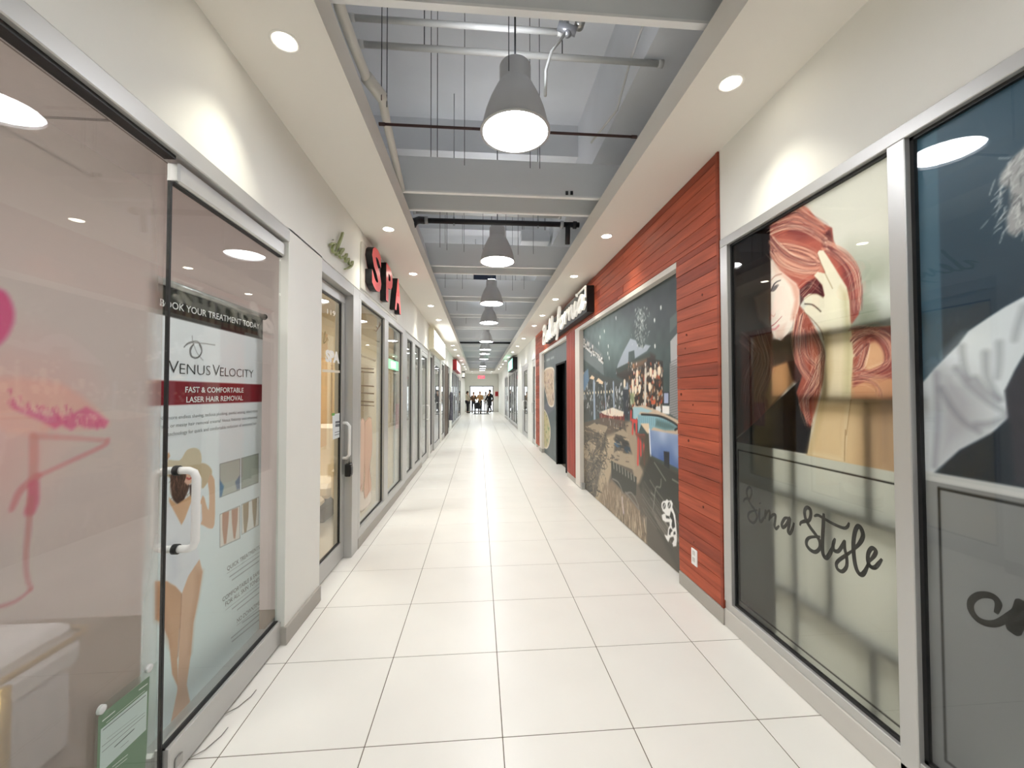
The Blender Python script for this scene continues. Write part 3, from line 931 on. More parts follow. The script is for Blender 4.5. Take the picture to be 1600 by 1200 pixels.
# bare back and shoulder
c.poly(C_([(485, 860), (600, 870), (790, 870), (790, 1180), (425, 1100), (455, 1000)]), (206, 174, 136))
c.poly(C_([(590, 880), (640, 880), (610, 1140), (570, 1130)]), (224, 196, 156), .8, soft=.03)
c.poly(C_([(690, 880), (790, 870), (790, 1180), (700, 1150)]), (158, 128, 104), .75, soft=.05)
c.poly(C_([(600, 600), (790, 580), (790, 880), (600, 875)]), (208, 152, 116))
# shadow under the chin, collar bone, dark dress, hair of the far side
c.poly(C_([(120, 240), (283, 150), (283, 330), (290, 640), (385, 600), (390, 760), (300, 900), (130, 1045)]), (70, 44, 40), soft=.01)
c.poly(C_([(160, 620), (283, 590), (290, 720), (285, 900), (240, 1000), (175, 1010), (165, 800)]), (128, 56, 50), .9, soft=.02)
c.poly(C_([(215, 470), (283, 430), (283, 600), (235, 560)]), (150, 116, 92), .8, soft=.015)
c.poly(C_([(288, 745), (350, 720), (392, 790), (275, 912), (262, 860)]), (196, 146, 104), soft=.012)
c.poly(C_([(290, 640), (330, 650), (385, 600), (380, 700), (345, 725), (290, 745)]), (44, 30, 30), .9, soft=.015)
c.poly(C_([(340, 700), (400, 690), (420, 800), (400, 830), (370, 800)]), (70, 42, 40), soft=.01)
c.poly(C_([(402, 798), (275, 915), (180, 1008), (132, 1046), (430, 1096), (445, 985), (395, 900)]), (16, 16, 22), soft=.004)
# hair over the head and down the neck
HAIR = (180, 98, 86)
c.poly(C_([(278, 185), (300, 152), (350, 122), (404, 98), (430, 113), (462, 150), (500, 178), (528, 193), (532, 240), (547, 275), (592, 308), (622, 350), (637, 420), (642, 490), (632, 540), (606, 575), (560, 520), (500, 470), (400, 440), (330, 380), (283, 300)]), HAIR, soft=.004)
c.poly(C_([(375, 600), (395, 500), (430, 540), (470, 610), (497, 700), (492, 800), (470, 890), (440, 990), (402, 920), (384, 850), (412, 770), (378, 730)]), (164, 86, 72), soft=.006)
c.poly(C_([(604, 610), (690, 590), (790, 585), (790, 800), (700, 780), (610, 830)]), (150, 76, 70), soft=.006)
c.poly(C_([(650, 668), (700, 645), (735, 690), (730, 740), (690, 772), (655, 745)]), (216, 168, 132), soft=.01, sub=3)
c.poly(C_([(360, 175), (440, 190), (470, 230), (400, 240), (350, 215)]), (130, 66, 66), .75, soft=.025)
c.poly(C_([(285, 250), (370, 265), (460, 300), (490, 360), (420, 380), (330, 350), (290, 300)]), (240, 186, 162), .7, soft=.03)
c.poly(C_([(300, 150), (400, 105), (430, 125), (420, 160), (340, 170)]), (238, 178, 158), .7, soft=.03)
c.poly(C_([(560, 330), (620, 360), (636, 430), (640, 500), (610, 560), (595, 470)]), (100, 52, 58), .75, soft=.02)
c.poly(C_([(485, 225), (520, 195), (530, 240), (520, 272), (490, 262)]), (70, 38, 44), .8, soft=.01)
# face
c.poly(C_([(283, 322), (300, 345), (335, 375), (385, 415), (397, 450), (396, 500), (380, 560), (350, 614), (322, 643), (300, 634), (288, 610), (283, 575)]), (250, 236, 226), soft=.003)
c.poly(C_([(330, 378), (388, 416), (398, 450), (394, 505), (378, 560), (362, 560), (378, 480), (365, 430)]), (224, 164, 146), .75, soft=.012)
c.poly(C_([(285, 330), (330, 365), (345, 395), (300, 380)]), (236, 196, 180), .6, soft=.012)
c.poly(C_([(300, 600), (345, 570), (330, 640), (305, 636)]), (236, 200, 186), .7, soft=.012)
# strands
rs = np.random.RandomState(11)
tones = [(244, 196, 172), (222, 150, 128), (118, 56, 60), (160, 84, 76), (252, 220, 196), (88, 42, 50)]
def strands(G, n, sp, wmax=.0055, al=(.35, .85)):
    for k in range(n):
        g = G[rs.randint(len(G))]
        dx, dy = rs.randn(2) * sp
        c.stroke(C_([(x + dx + rs.randn() * sp * .3, y + dy + rs.randn() * sp * .3) for x, y in g]), rs.uniform(.0015, wmax), tones[rs.randint(len(tones))], rs.uniform(*al), w1=.001, sub=4)
strands([[(285, 200), (350, 175), (430, 190), (515, 250)], [(285, 270), (350, 270), (430, 290), (480, 330)], [(300, 160), (380, 130), (440, 160), (500, 195)]], 120, 11)
strands([[(288, 290), (330, 340), (400, 370), (470, 370)], [(285, 240), (340, 300), (420, 335), (470, 340)]], 90, 9)
strands([[(520, 280), (580, 330), (615, 400), (625, 520)], [(500, 265), (570, 300), (625, 370), (636, 480)]], 80, 9)
strands([[(400, 540), (385, 640), (400, 740), (440, 800)], [(450, 600), (485, 690), (460, 760), (420, 850)], [(480, 700), (470, 800), (420, 880), (435, 970)], [(420, 600), (430, 700), (480, 760), (470, 860)]], 150, 9)
strands([[(610, 660), (680, 610), (750, 660), (745, 740), (620, 790)], [(610, 700), (660, 650), (640, 740), (615, 760)], [(610, 620), (700, 600), (765, 640), (785, 760)]], 130, 8)
strands([[(610, 800), (670, 800), (715, 830), (720, 865)], [(640, 780), (720, 790), (780, 770)]], 40, 8, al=(.2, .5))
strands([[(180, 640), (230, 700), (200, 800), (190, 900)], [(240, 620), (270, 740), (230, 860), (250, 960)]], 90, 14, al=(.2, .5))
# gap behind the fingers
c.poly(C_([(398, 440), (430, 408), (468, 388), (492, 430), (497, 472), (460, 458), (416, 475), (400, 500)]), (66, 32, 38), .92, soft=.006)
strands([[(400, 445), (440, 420), (480, 450)], [(410, 470), (440, 440), (470, 400)]], 18, 6, al=(.3, .6))
# hand, forearm, upper arm
SK = (234, 226, 206)
c.poly(C_([(469, 292), (476, 282), (492, 282), (505, 300), (532, 342), (560, 388), (585, 428), (596, 480), (600, 560), (606, 640), (492, 640), (480, 596), (440, 552), (420, 532), (415, 512), (430, 499), (458, 504), (480, 524), (452, 498), (418, 492), (415, 472), (434, 456), (465, 455), (492, 470), (498, 462), (488, 420), (455, 382), (470, 368), (497, 374), (500, 368), (482, 330)]), SK, soft=.002)
c.poly(C_([(490, 620), (604, 610), (612, 700), (604, 800), (602, 880), (590, 1000), (580, 1128), (428, 1096), (455, 1000), (482, 900), (497, 780), (502, 690)]), (228, 212, 182), soft=.003)
c.poly(C_([(470, 890), (600, 880), (588, 1010), (578, 1126), (430, 1096), (456, 1000)]), (212, 182, 142), .8, soft=.03)
c.poly(C_([(560, 430), (590, 450), (600, 560), (608, 700), (602, 860), (575, 860), (582, 640), (570, 520)]), (184, 178, 136), .65, soft=.02)
c.poly(C_([(482, 600), (520, 600), (524, 760), (505, 880), (470, 1000), (440, 1095), (428, 1095), (480, 900), (500, 720)]), (178, 156, 112), .55, soft=.02)
c.poly(C_([(520, 470), (555, 450), (560, 560), (530, 600), (500, 560)]), (244, 240, 214), .6, soft=.03)
for P_, wd, col in [([(498, 372), (514, 404), (529, 434)], .004, (150, 128, 98)), ([(418, 496), (450, 500), (482, 526)], .007, (58, 40, 34)), ([(418, 476), (440, 460), (470, 458), (492, 472)], .003, (140, 112, 88)), ([(418, 530), (450, 560), (482, 600), (494, 640)], .004, (110, 80, 66)), ([(470, 300), (486, 340), (500, 372)], .003, (150, 110, 90)), ([(581, 1000), (578, 1060), (577, 1124)], .005, (150, 120, 84)), ([(602, 880), (592, 960), (584, 1020)], .004, (160, 128, 92))]:
    c.stroke(C_(P_), wd, col, .85)
strands([[(606, 600), (640, 590), (700, 595)], [(604, 640), (630, 620), (690, 600)]], 24, 6)
# eye, brow, nose, mouth, chin stone
c.stroke(C_([(285, 442), (294, 420), (306, 408), (322, 401)]), .012, (52, 44, 54), w1=.004)
c.stroke(C_([(285, 400), (300, 384), (325, 376)]), .008, (186, 140, 128), .8)
c.poly(C_([(286, 440), (296, 424), (312, 416), (306, 432), (292, 446)]), (118, 112, 116))
c.stroke(C_([(288, 446), (300, 440), (314, 420)]), .004, (96, 76, 80))
c.stroke(C_([(286, 584), (300, 574), (326, 546)]), .007, (168, 72, 84), w1=.003)
c.stroke(C_([(288, 598), (300, 596), (314, 582)]), .012, (222, 132, 140), .8, soft=.004)
c.stroke(C_([(285, 540), (294, 546), (300, 536)]), .005, (220, 160, 146), .8)
c.stroke(C_([(314, 634), (317, 637)]), .009, (250, 250, 252), .9, sub=2)
photo = c.img.copy()
# lower frosted part with a thin border
c.fill((196, 197, 188))
low = c.img + c.cloud(0.2, 5, 4)[..., None]
c.img = photo * top[..., None] + low * (1 - top[..., None])
q = [(2.527, 1.232 - 0.052), (1.50, 1.232 - 0.052)]
for (y0_, z0_), (y1_, z1_) in (((2.535, 1.185), (1.5, 1.185)), ((2.535, 1.185), (2.535, 0.215)), ((2.535, 0.215), (1.5, 0.215))):
    c.stroke([(y0_, z0_), (y1_, z1_)], 0.008, (22, 20, 18), px=False, sub=2)
c.build('printed_sheet', printed('translucent_film', 0.35, 0.3, translucent=0.86), film, -1, gain=0.66)

# brush script lettering on the frosted part
S = zoom(1140, 740, 6.154)
script = [([(135, 275), (140, 250), (165, 238), (190, 243), (210, 200), (208, 148), (185, 130), (166, 165), (170, 215), (195, 280), (235, 340), (258, 390), (262, 430), (235, 472), (200, 460), (178, 420), (185, 382), (215, 362), (268, 352)], 22),
          ([(290, 332), (283, 390), (290, 450), (305, 460), (332, 420)], 24), ([(290, 280), (294, 290)], 26),
          ([(348, 345), (342, 390), (338, 435)], 22), ([(340, 425), (362, 370), (385, 358), (386, 400), (378, 455)], 18), ([(380, 440), (412, 400), (440, 398), (438, 450), (432, 500), (447, 530), (478, 500)], 24),
          ([(565, 425), (530, 432), (502, 485), (512, 518), (545, 492), (578, 428), (572, 500), (562, 555), (580, 576), (603, 535), (620, 472)], 26),
          ([(676, 500), (685, 472), (720, 458), (760, 452), (780, 405), (776, 348), (745, 326), (722, 360), (730, 430), (772, 512), (830, 590), (865, 650), (868, 712), (830, 752), (782, 738), (742, 690), (742, 642), (778, 612), (872, 606)], 34),
          ([(905, 382), (901, 500), (893, 650), (897, 765), (925, 810), (958, 780), (1002, 690)], 38),
          ([(812, 412), (850, 400), (920, 440), (1010, 490), (1095, 523), (1132, 512), (1150, 470)], 26),
          ([(1015, 622), (995, 690), (1005, 738), (1045, 745), (1085, 690), (1110, 640)], 32),
          ([(1110, 640), (1107, 720), (1125, 800), (1125, 890), (1085, 940), (1040, 920), (1026, 872), (1052, 832), (1112, 790), (1185, 738)], 30),
          ([(1185, 738), (1250, 670), (1282, 600), (1266, 532), (1235, 506), (1206, 560), (1190, 680), (1200, 830), (1225, 930), (1265, 972), (1302, 940), (1342, 850)], 36),
          ([(1338, 850), (1390, 790), (1406, 745), (1372, 716), (1336, 760), (1330, 840), (1355, 893), (1395, 903), (1430, 870), (1466, 820)], 32)]
for pts, wpx in script:
    P2 = [(lambda q: (q.y, q.z))(un(u, v, 'x', FX - 0.003)) for u, v in S(pts)]
    MB().ribbon(P2, wpx / 6.154 * (2.9 if pts[0][0] < 640 else 2.25) / F_PX, lambda a, b: (FX - 0.003, a, b), sub=7).build('letter_stroke', INKB, film)

# dark partition and shelf bars standing behind the film
BAR = mat('dark_shelf_metal', (46, 44, 40), 0.6)
pr = thing('salon_partition', (FX + 0.05, 2.4, 0), 'dark partition panel standing right behind the woman window film', 'partition')
yp = un(1206, 500, 'x', FX).y
box('board', mat('dark_board', (58, 52, 48), 0.7), pr, FX + 0.014, FX + 0.05, yp, 2.60, 0.17, 2.54, 0.002)
sh = thing('display_shelving', (FX + 0.1, 1.9, 0), 'dim bars of shelving seen through the frosted woman film', 'shelving')
XB = FX + 0.020
def bar_h(u, v):
    z_ = un(u, v, 'x', XB).z
    box('shelf_bar', BAR, sh, XB, XB + 0.03, 1.40, 2.30, z_ - 0.026, z_ + 0.026)
    return z_
zz = [bar_h(1310, 516), bar_h(1310, 621), bar_h(1310, 795), bar_h(1310, 970)]
def bar_v(u, za, zb):
    y_ = un(u, 615, 'x', XB).y
    box('shelf_upright', BAR, sh, XB, XB + 0.03, y_ - 0.020, y_ + 0.020, za, zb)
bar_v(1294, zz[1], zz[0]); bar_v(1360, zz[2], zz[1]); bar_v(1297, zz[3], zz[2]); bar_v(1362, 0.17, zz[3]); bar_v(1243, 0.17, zz[0])
box('floor_bar', BAR, sh, XB, XB + 0.03, 1.40, 2.30, 0.0, 0.17)

# ------------------------------------------------------------------ window film with a man's portrait (right, at the frame edge)
film2 = thing('window_film', (FX, 1.2, 0.17), 'dark blue window film with a man in a white shirt', 'window film')
c = Canvas(FX, 0.55, 1.424, 0.170, 2.543, 0.0045)
c.fill((58, 76, 92))
c.grad(np.ones_like(c.Y), (58, 82, 100), (22, 34, 48), np.clip((2.54 - c.Z) / 1.0 + c.cloud(0.3, 0.15, 2), 0, 1))
c.img += c.cloud(0.15, 3, 8)[..., None]
edge = np.clip((c.Y - 1.345) / 0.006, 0, 1)
c.paint(edge, (70, 104, 124), 0.6)
D = zoom(1420, 440, 3.75)
c.poly(D([(70, 605), (150, 510), (290, 370), (350, 290), (460, 215), (560, 150), (680, 85), (1200, -260), (1200, 200), (680, 420), (620, 520), (565, 640), (585, 795), (480, 895), (300, 990), (150, 1125), (85, 1130)]), (196, 202, 210), soft=0.004)
c.poly(D([(160, 520), (290, 480), (420, 700), (430, 880), (300, 980), (160, 1090), (150, 800)]), (140, 138, 148), 0.7, soft=0.05)
c.poly(D([(240, 430), (330, 340), (350, 520), (290, 560)]), (222, 228, 234), 0.7, soft=0.04)
c.poly(D([(400, 330), (520, 350), (540, 640), (460, 560)]), (214, 220, 226), 0.5, soft=0.05)
for pts, wd in [([(190, 630), (240, 720), (320, 820), (410, 880)], .014), ([(280, 510), (350, 600), (450, 690), (570, 770)], .012), ([(310, 380), (320, 480), (350, 570)], .009), ([(450, 420), (460, 560), (530, 690)], .012), ([(390, 570), (450, 640), (530, 690)], .012), ([(530, 360), (530, 480), (520, 560)], .008), ([(160, 540), (170, 800), (150, 1080)], .012), ([(680, 150), (640, 260), (620, 340)], .01), ([(400, 840), (480, 830), (580, 790)], .012)]:
    c.stroke(D(pts), wd, (92, 92, 104), 0.6, w1=wd * 0.3, soft=0.016)
c.poly(D([(565, 640), (680, 440), (1200, 100), (1200, 1190), (600, 1190), (590, 900), (585, 795)]), (46, 46, 56), soft=0.006)
c.poly(D([(150, 1125), (300, 990), (480, 895), (590, 840), (620, 1190), (100, 1190)]), (24, 34, 46), soft=0.008)
E_ = zoom(1400, 200, 4.286)
c.poly(E_([(857, 130), (780, 200), (700, 310), (690, 380), (760, 400), (770, 500), (740, 600), (745, 700), (800, 730), (860, 680), (1500, 600), (1500, 0), (900, 60)]), (150, 150, 154), soft=0.006)
rs = np.random.RandomState(4)
for k in range(170):
    x0_, y0_ = rs.uniform(690, 1050), rs.uniform(130, 690)
    if y0_ < 400 and x0_ < 690 + (400 - y0_) * 0.3: continue
    l_ = rs.uniform(40, 110); an = rs.uniform(1.5, 2.5)
    c.stroke(E_([(x0_, y0_), (x0_ + math.cos(an) * l_ * .5 + rs.randn() * 6, y0_ + math.sin(an) * l_ * .5), (x0_ + math.cos(an) * l_, y0_ + math.sin(an) * l_)]), 0.004, [(214, 214, 218), (90, 92, 98), (60, 64, 72), (190, 190, 194)][k % 4], 0.7, w1=0.001, sub=3)
for pts in ([(660, 350), (625, 450)], [(700, 440), (640, 490)], [(735, 600), (660, 670)], [(615, 620), (570, 672)], [(725, 690), (695, 770)], [(760, 200), (690, 203)]):
    c.stroke(E_(pts), 0.003, (180, 184, 190), 0.8, sub=2)
photo = c.img.copy()
top = np.clip((c.Z - 1.243) / 0.004, 0, 1)
c.fill((112, 113, 116))
c.img += c.cloud(0.35, 14, 6)[..., None]
c.img = photo * top[..., None] + c.img * (1 - top[..., None])
c.paint(np.clip((1.262 - c.Z) / .004, 0, 1) * np.clip((c.Z - 1.225) / .004, 0, 1), (188, 188, 190), 0.9)
for a_, b_ in (((1.372, 1.205), (0.5, 1.205)), ((1.372, 1.205), (1.372, 0.225)), ((1.372, 0.225), (0.5, 0.225))):
    c.stroke([a_, b_], 0.009, (16, 16, 18), px=False, sub=2)
c.build('printed_sheet', printed('dark_translucent_film', 0.35, 0.3, translucent=0.35), film2, -1)
G_ = zoom(1420, 740, 2.609)
for pts, wpx in [([(355, 570), (365, 530), (340, 500), (290, 495), (255, 520), (255, 560), (290, 600), (350, 612), (410, 580), (470, 525)], 26), ([(470, 520), (450, 580), (420, 650)], 50), ([(420, 650), (480, 600), (540, 560), (600, 600)], 24)]:
    P2 = [(lambda q: (q.y, q.z))(un(u, v, 'x', FX - 0.003)) for u, v in G_(pts)]
    MB().ribbon(P2, wpx / 2.609 * 1.35 / F_PX, lambda a, b: (FX - 0.003, a, b), sub=7).build('letter_stroke', INKB, film2)
box('blank_sheet', mat('dark_film_plain', (60, 74, 88), 0.4), film2, FX, FX + 0.001, YB, 0.55, 0.17, 2.543)

# ------------------------------------------------------------------ flamingo film on the fixed pane (left, near)
LXF = -1.262
film3 = thing('window_film', (LXF, 1.2, 0.05), 'frosted window film printed with a pink watercolour flamingo', 'window film')
c = Canvas(LXF, 0.30, 1.726, 0.055, 2.50, 0.006)
c.fill((206, 192, 188))
c.img += c.cloud(0.5, 7, 3)[..., None] * np.array([1, .8, .8])
K = zoom(0, 380, 2.857); K2 = zoom(0, 780, 2.857)
c.poly(K([(-400, 520), (20, 500), (240, 560), (330, 660), (200, 900), (60, 1120), (-400, 1200)]), (226, 172, 166), 0.75, soft=0.14)
c.poly(K([(-120, 600), (100, 603), (250, 620), (330, 660), (420, 730), (482, 790), (470, 822), (350, 832), (250, 826), (150, 862), (60, 842), (-120, 800)]), (232, 176, 164), 0.8, soft=0.012, sub=4)
c.poly(K([(-90, 200), (0, 205), (40, 240), (62, 310), (50, 380), (0, 450), (-90, 470)]), (214, 70, 130), 0.95, soft=0.008, sub=3)
c.poly(K([(35, 708), (120, 742), (220, 772), (310, 768), (385, 730), (440, 760), (484, 795), (470, 822), (400, 826), (350, 812), (318, 836), (275, 812), (245, 828), (180, 792), (120, 768), (60, 738)]), (216, 92, 140), 0.85, soft=0.006)
rs = np.random.RandomState(9)
for k in range(70):
    x0_ = rs.uniform(40, 470); y0_ = 700 + (x0_ - 40) * 0.22 + rs.randn() * 12
    c.stroke(K([(x0_, y0_), (x0_ + rs.uniform(5, 20), y0_ + rs.uniform(20, 45))]), 0.006, [(206, 72, 130), (226, 120, 150), (240, 190, 180)][k % 3], 0.6, w1=0.002, sub=2)
LEG = (206, 132, 128)
c.stroke(K([(150, 865), (152, 960), (148, 1050), (143, 1110), (132, 1190)]), 0.026, LEG, 0.6, w1=0.022, soft=0.005)
c.stroke(K([(150, 862), (300, 868), (470, 880)]), 0.016, LEG, 0.5, soft=0.005)
c.stroke(K([(482, 880), (460, 905), (300, 980), (165, 1042)]), 0.018, (208, 120, 124), 0.55, w1=0.012, soft=0.005)
c.stroke(K([(165, 1042), (95, 1100), (60, 1170), (52, 1190)]), 0.024, (204, 110, 120), 0.6, w1=0.012, soft=0.005)
c.stroke(K([(150, 1080), (150, 1150), (135, 1195)]), 0.03, (204, 84, 116), 0.7, soft=0.006)
c.stroke(K2([(138, 0), (128, 120), (116, 250), (120, 340), (138, 402)]), 0.018, (190, 116, 116), 0.55, w1=0.012, soft=0.004)
c.stroke(K2([(138, 402), (70, 455), (-40, 492)]), 0.010, (186, 104, 110), 0.55, soft=0.004)
t_ = np.clip((c.Z - 1.9) / 0.55, 0, 1)
c.alpha = 0.86 - 0.58 * t_ - 0.46 * np.clip((1.02 - c.Z) / 0.25, 0, 1)
c.alpha *= 1 - 0.55 * np.clip((c.Y - 1.655) / 0.05, 0, 1)
c.build('printed_sheet', printed('frosted_film', 0.5, 0.2, translucent=0.45, see=True), film3, 1)

# ------------------------------------------------------------------ notice in a clear holder on the same pane
NX = -1.2385
no = thing('notice_holder', (NX, 1.45, 0.0), 'clear holder with a green notice stuck low on the flamingo pane', 'notice')
def on(u, v, X=NX):
    q_ = un(u, v, 'x', X); return (X, q_.y, q_.z)
Nz = zoom(130, 1020, 6.667)
def sheet(name, m, par, pts, X, th=0.0008):
    P3 = [on(u, v, X) for u, v in pts]
    n_ = len(P3)
    vs_ = P3 + [(X - th, y, z) for _, y, z in P3]
    return MB().add(vs_, [tuple(range(n_)), tuple(range(2 * n_ - 1, n_ - 1, -1))] + [(i, n_ + i, n_ + (i + 1) % n_, (i + 1) % n_) for i in range(n_)]).build(name, m, par)
gr = sheet('green_sheet', mat('green_paper', (112, 142, 112), 0.5), no, Nz([(160, 665), (692, 240), (660, 1040), (640, 1230), (130, 1700)]), NX)
sheet('white_sheet', mat('white_paper', (228, 234, 236), 0.5), gr, Nz([(185, 800), (668, 395), (655, 800), (172, 1260)]), NX + 0.0006)
GL = mat('grey_print', (110, 114, 120), 0.6)
for a_, b_, wd in [((200, 810), (650, 440), .0028), ((190, 980), (640, 620), .0016), ((190, 1040), (640, 650), .0016), ((240, 900), (560, 650), .001), ((320, 985), (530, 790), .004), ((385, 990), (470, 915), .0016)]:
    P2 = [on(*q_, NX)[1:] for q_ in Nz([a_, b_])]
    MB().ribbon(P2, wd, lambda a, b: (NX + 0.0012, a, b), sub=2, taper=False).build('print_line', GL, gr)
for a_, b_, wd in [((195, 715), (330, 605), .004), ((235, 730), (640, 395), .002), ((575, 390), (668, 320), .004), ((300, 1190), (460, 1060), .0025), ((330, 1200), (455, 1100), .002)]:
    P2 = [on(*q_, NX)[1:] for q_ in Nz([a_, b_])]
    MB().ribbon(P2, wd, lambda a, b: (NX + 0.0012, a, b), sub=2, taper=False).build('print_line', INKW, gr)
sheet('acrylic_sleeve', glass('acrylic', (244, 248, 246), 1.3), no, Nz([(130, 600), (770, 90), (770, 1190), (760, 1300), (100, 1800)]), NX + 0.004, 0.001)
for u, v in Nz([(195, 590), (690, 160)]):
    _, y_, z_ = on(u, v, NX)
    MB().tube([(NX - 0.006, y_, z_), (NX + 0.004, y_, z_), (NX + 0.007, y_, z_)], [0.015, 0.014, 0.006], 16).build('suction_cup', mat('clear_rubber', (206, 208, 208), 0.2), no, smooth=True)

# ------------------------------------------------------------------ roll-up banner behind the glass door
BX = -1.40
ban = thing('rollup_banner', (BX, 2.4, 0), 'tall white roll-up advertising banner standing behind the glass door', 'banner')
yr = un(409.5, 600, 'x', BX).y; yl_ = yr - 0.92
zt = un(409, 497, 'x', BX).z
c = Canvas(BX, yl_, yr, 0.05, zt, 0.0042)
c.fill((244, 248, 250))
c.grad(np.ones_like(c.Y), (244, 246, 252), (230, 244, 246), np.clip((1.6 - c.Z) / 1.3, 0, 1))
T = zoom(245, 430, 4.444); U = zoom(245, 690, 5.717); V_ = zoom(245, 840, 3.75)
zb_ = un(409, 531, 'x', BX).z
blk = np.clip((c.Z - zb_) / .004, 0, 1)
c.paint(blk, (24, 24, 24))
for k in range(16):
    yy = yl_ + 0.05 + k * 0.058
    c.poly([(yy, zb_ + .02), (yy + .04, zb_ + .015), (yy + .046, zb_ + .12), (yy + .02, zb_ + .15), (yy - .004, zb_ + .12)], (66, 68, 58) if k % 3 else (92, 90, 74), 0.75, soft=0.008, px=False)
z1_, z0_ = un(409, 600.3, 'x', BX).z, un(409, 628.3, 'x', BX).z
c.paint(np.clip((c.Z - z0_) / .004, 0, 1) * np.clip((z1_ - c.Z) / .004, 0, 1), (136, 28, 42))
# woman in a sun hat and white swimsuit
HAT, SKN, HR, SUIT = (222, 208, 182), (226, 184, 152), (72, 48, 44), (238, 240, 248)
c.poly(U([(60, 240), (70, 190), (100, 190), (170, 220), (260, 210), (360, 190), (440, 200), (490, 250), (485, 310), (430, 400), (400, 410), (380, 300), (110, 320)]), (212, 192, 160), soft=.003, sub=3)
c.poly(U([(60, 110), (110, 100), (120, 130), (90, 170), (60, 200)]), SKN, soft=.002)
c.poly(U([(100, 160), (200, 170), (240, 120), (270, 75), (330, 55), (380, 75), (400, 140), (392, 200), (330, 205), (120, 250)]), HAT, soft=.002, sub=2)
c.poly(U([(120, 320), (150, 240), (250, 240), (270, 300), (290, 400), (260, 480), (220, 560), (170, 550), (130, 480)]), HR, soft=.004, sub=2)
rb = np.random.RandomState(2)
for k in range(60):
    x_ = rb.uniform(130, 270); y_ = rb.uniform(250, 420)
    c.stroke(U([(x_, y_), (x_ + rb.randn() * 14, y_ + 50), (x_ + rb.randn() * 18, y_ + 110)]), .006, [(110, 78, 66), (48, 32, 30), (140, 104, 84)][k % 3], .6, w1=.002, sub=3)
c.poly(U([(250, 250), (330, 240), (342, 300), (310, 370), (275, 388), (245, 360), (265, 310)]), (236, 190, 168), soft=.002)
c.stroke(U([(268, 325), (290, 335), (312, 318)]), .008, (190, 70, 70))
c.poly(U([(290, 390), (345, 360), (345, 560), (300, 520)]), HR, .9, soft=.004)
c.poly(U([(110, 500), (180, 560), (300, 480), (345, 540), (345, 700), (230, 760), (110, 640)]), (224, 178, 140), soft=.004)
c.poly(U([(480, 290), (515, 340), (520, 520), (515, 740), (480, 778), (420, 750), (350, 690), (410, 480), (440, 560), (465, 610), (468, 450), (455, 360)]), SKN, soft=.002, sub=2)
c.poly(U([(110, 540), (165, 640), (220, 745), (250, 690), (310, 530), (400, 560), (405, 700), (340, 880), (370, 1000), (385, 1060), (300, 1180), (250, 1300), (60, 1200), (60, 700)]), SUIT, soft=.003)
c.poly(V_([(30, 0), (225, 0), (250, 125), (180, 230), (148, 325), (90, 270), (20, 245)]), SUIT, soft=.003)
c.poly(V_([(250, 128), (268, 200), (245, 350), (215, 500), (200, 680), (175, 860), (190, 940), (202, 985), (135, 1040), (130, 1100), (75, 1175), (75, 1120), (120, 900), (130, 640), (140, 420), (150, 320), (185, 225)]), SKN, soft=.003)
c.poly(V_([(-10, 255), (60, 255), (110, 285), (146, 325), (138, 480), (125, 620), (120, 700), (125, 880), (90, 800), (70, 600), (30, 500), (-10, 480)]), (216, 168, 130), soft=.003)
c.poly(V_([(225, 180), (268, 200), (245, 350), (215, 500), (200, 680), (185, 680), (200, 480), (225, 330)]), (196, 146, 112), .6, soft=.02)
c.poly(V_([(-10, 270), (30, 280), (60, 480), (80, 640), (60, 600), (30, 500), (-10, 480)]), (190, 138, 104), .6, soft=.02)
c.poly(V_([(60, 60), (110, 20), (130, 200), (90, 250)]), (214, 218, 232), .7, soft=.03)
c.stroke(V_([(146, 330), (136, 520), (122, 700)]), .006, (184, 130, 98), .8)
# small before and after photographs
for pts, col in [([(562, 200), (745, 152), (742, 432), (562, 500)], (196, 200, 192)), ([(755, 148), (908, 105), (908, 365), (755, 425)], (176, 182, 172)), ([(562, 650), (745, 570), (745, 865), (562, 948)], (236, 230, 224)), ([(757, 562), (912, 492), (912, 745), (757, 832)], (240, 238, 234))]:
    P_ = U(pts)
    c.poly(P_, (96, 100, 100))
    cx_, cy_ = sum(q[0] for q in P_) / 4, sum(q[1] for q in P_) / 4
    c.poly([(cx_ + (u - cx_) * .965, cy_ + (v - cy_) * .975) for u, v in P_], col)
for pts in ([(585, 640), (645, 620), (640, 720), (620, 910), (600, 915), (585, 780)], [(668, 610), (725, 590), (720, 720), (700, 870), (685, 860), (672, 730)]):
    c.poly(U(pts), (196, 150, 126), soft=.003)
for pts in ([(770, 560), (822, 535), (818, 680), (800, 808), (780, 815), (772, 680)], [(850, 520), (895, 505), (890, 640), (880, 755), (868, 760), (856, 640)]):
    c.poly(U(pts), (168, 148, 120), soft=.003)
c.poly(U([(562, 340), (600, 400), (580, 490), (562, 495)]), (70, 120, 170), .8, soft=.006)
c.poly(U([(700, 360), (742, 300), (742, 420), (715, 430)]), (90, 110, 150), .7, soft=.006)
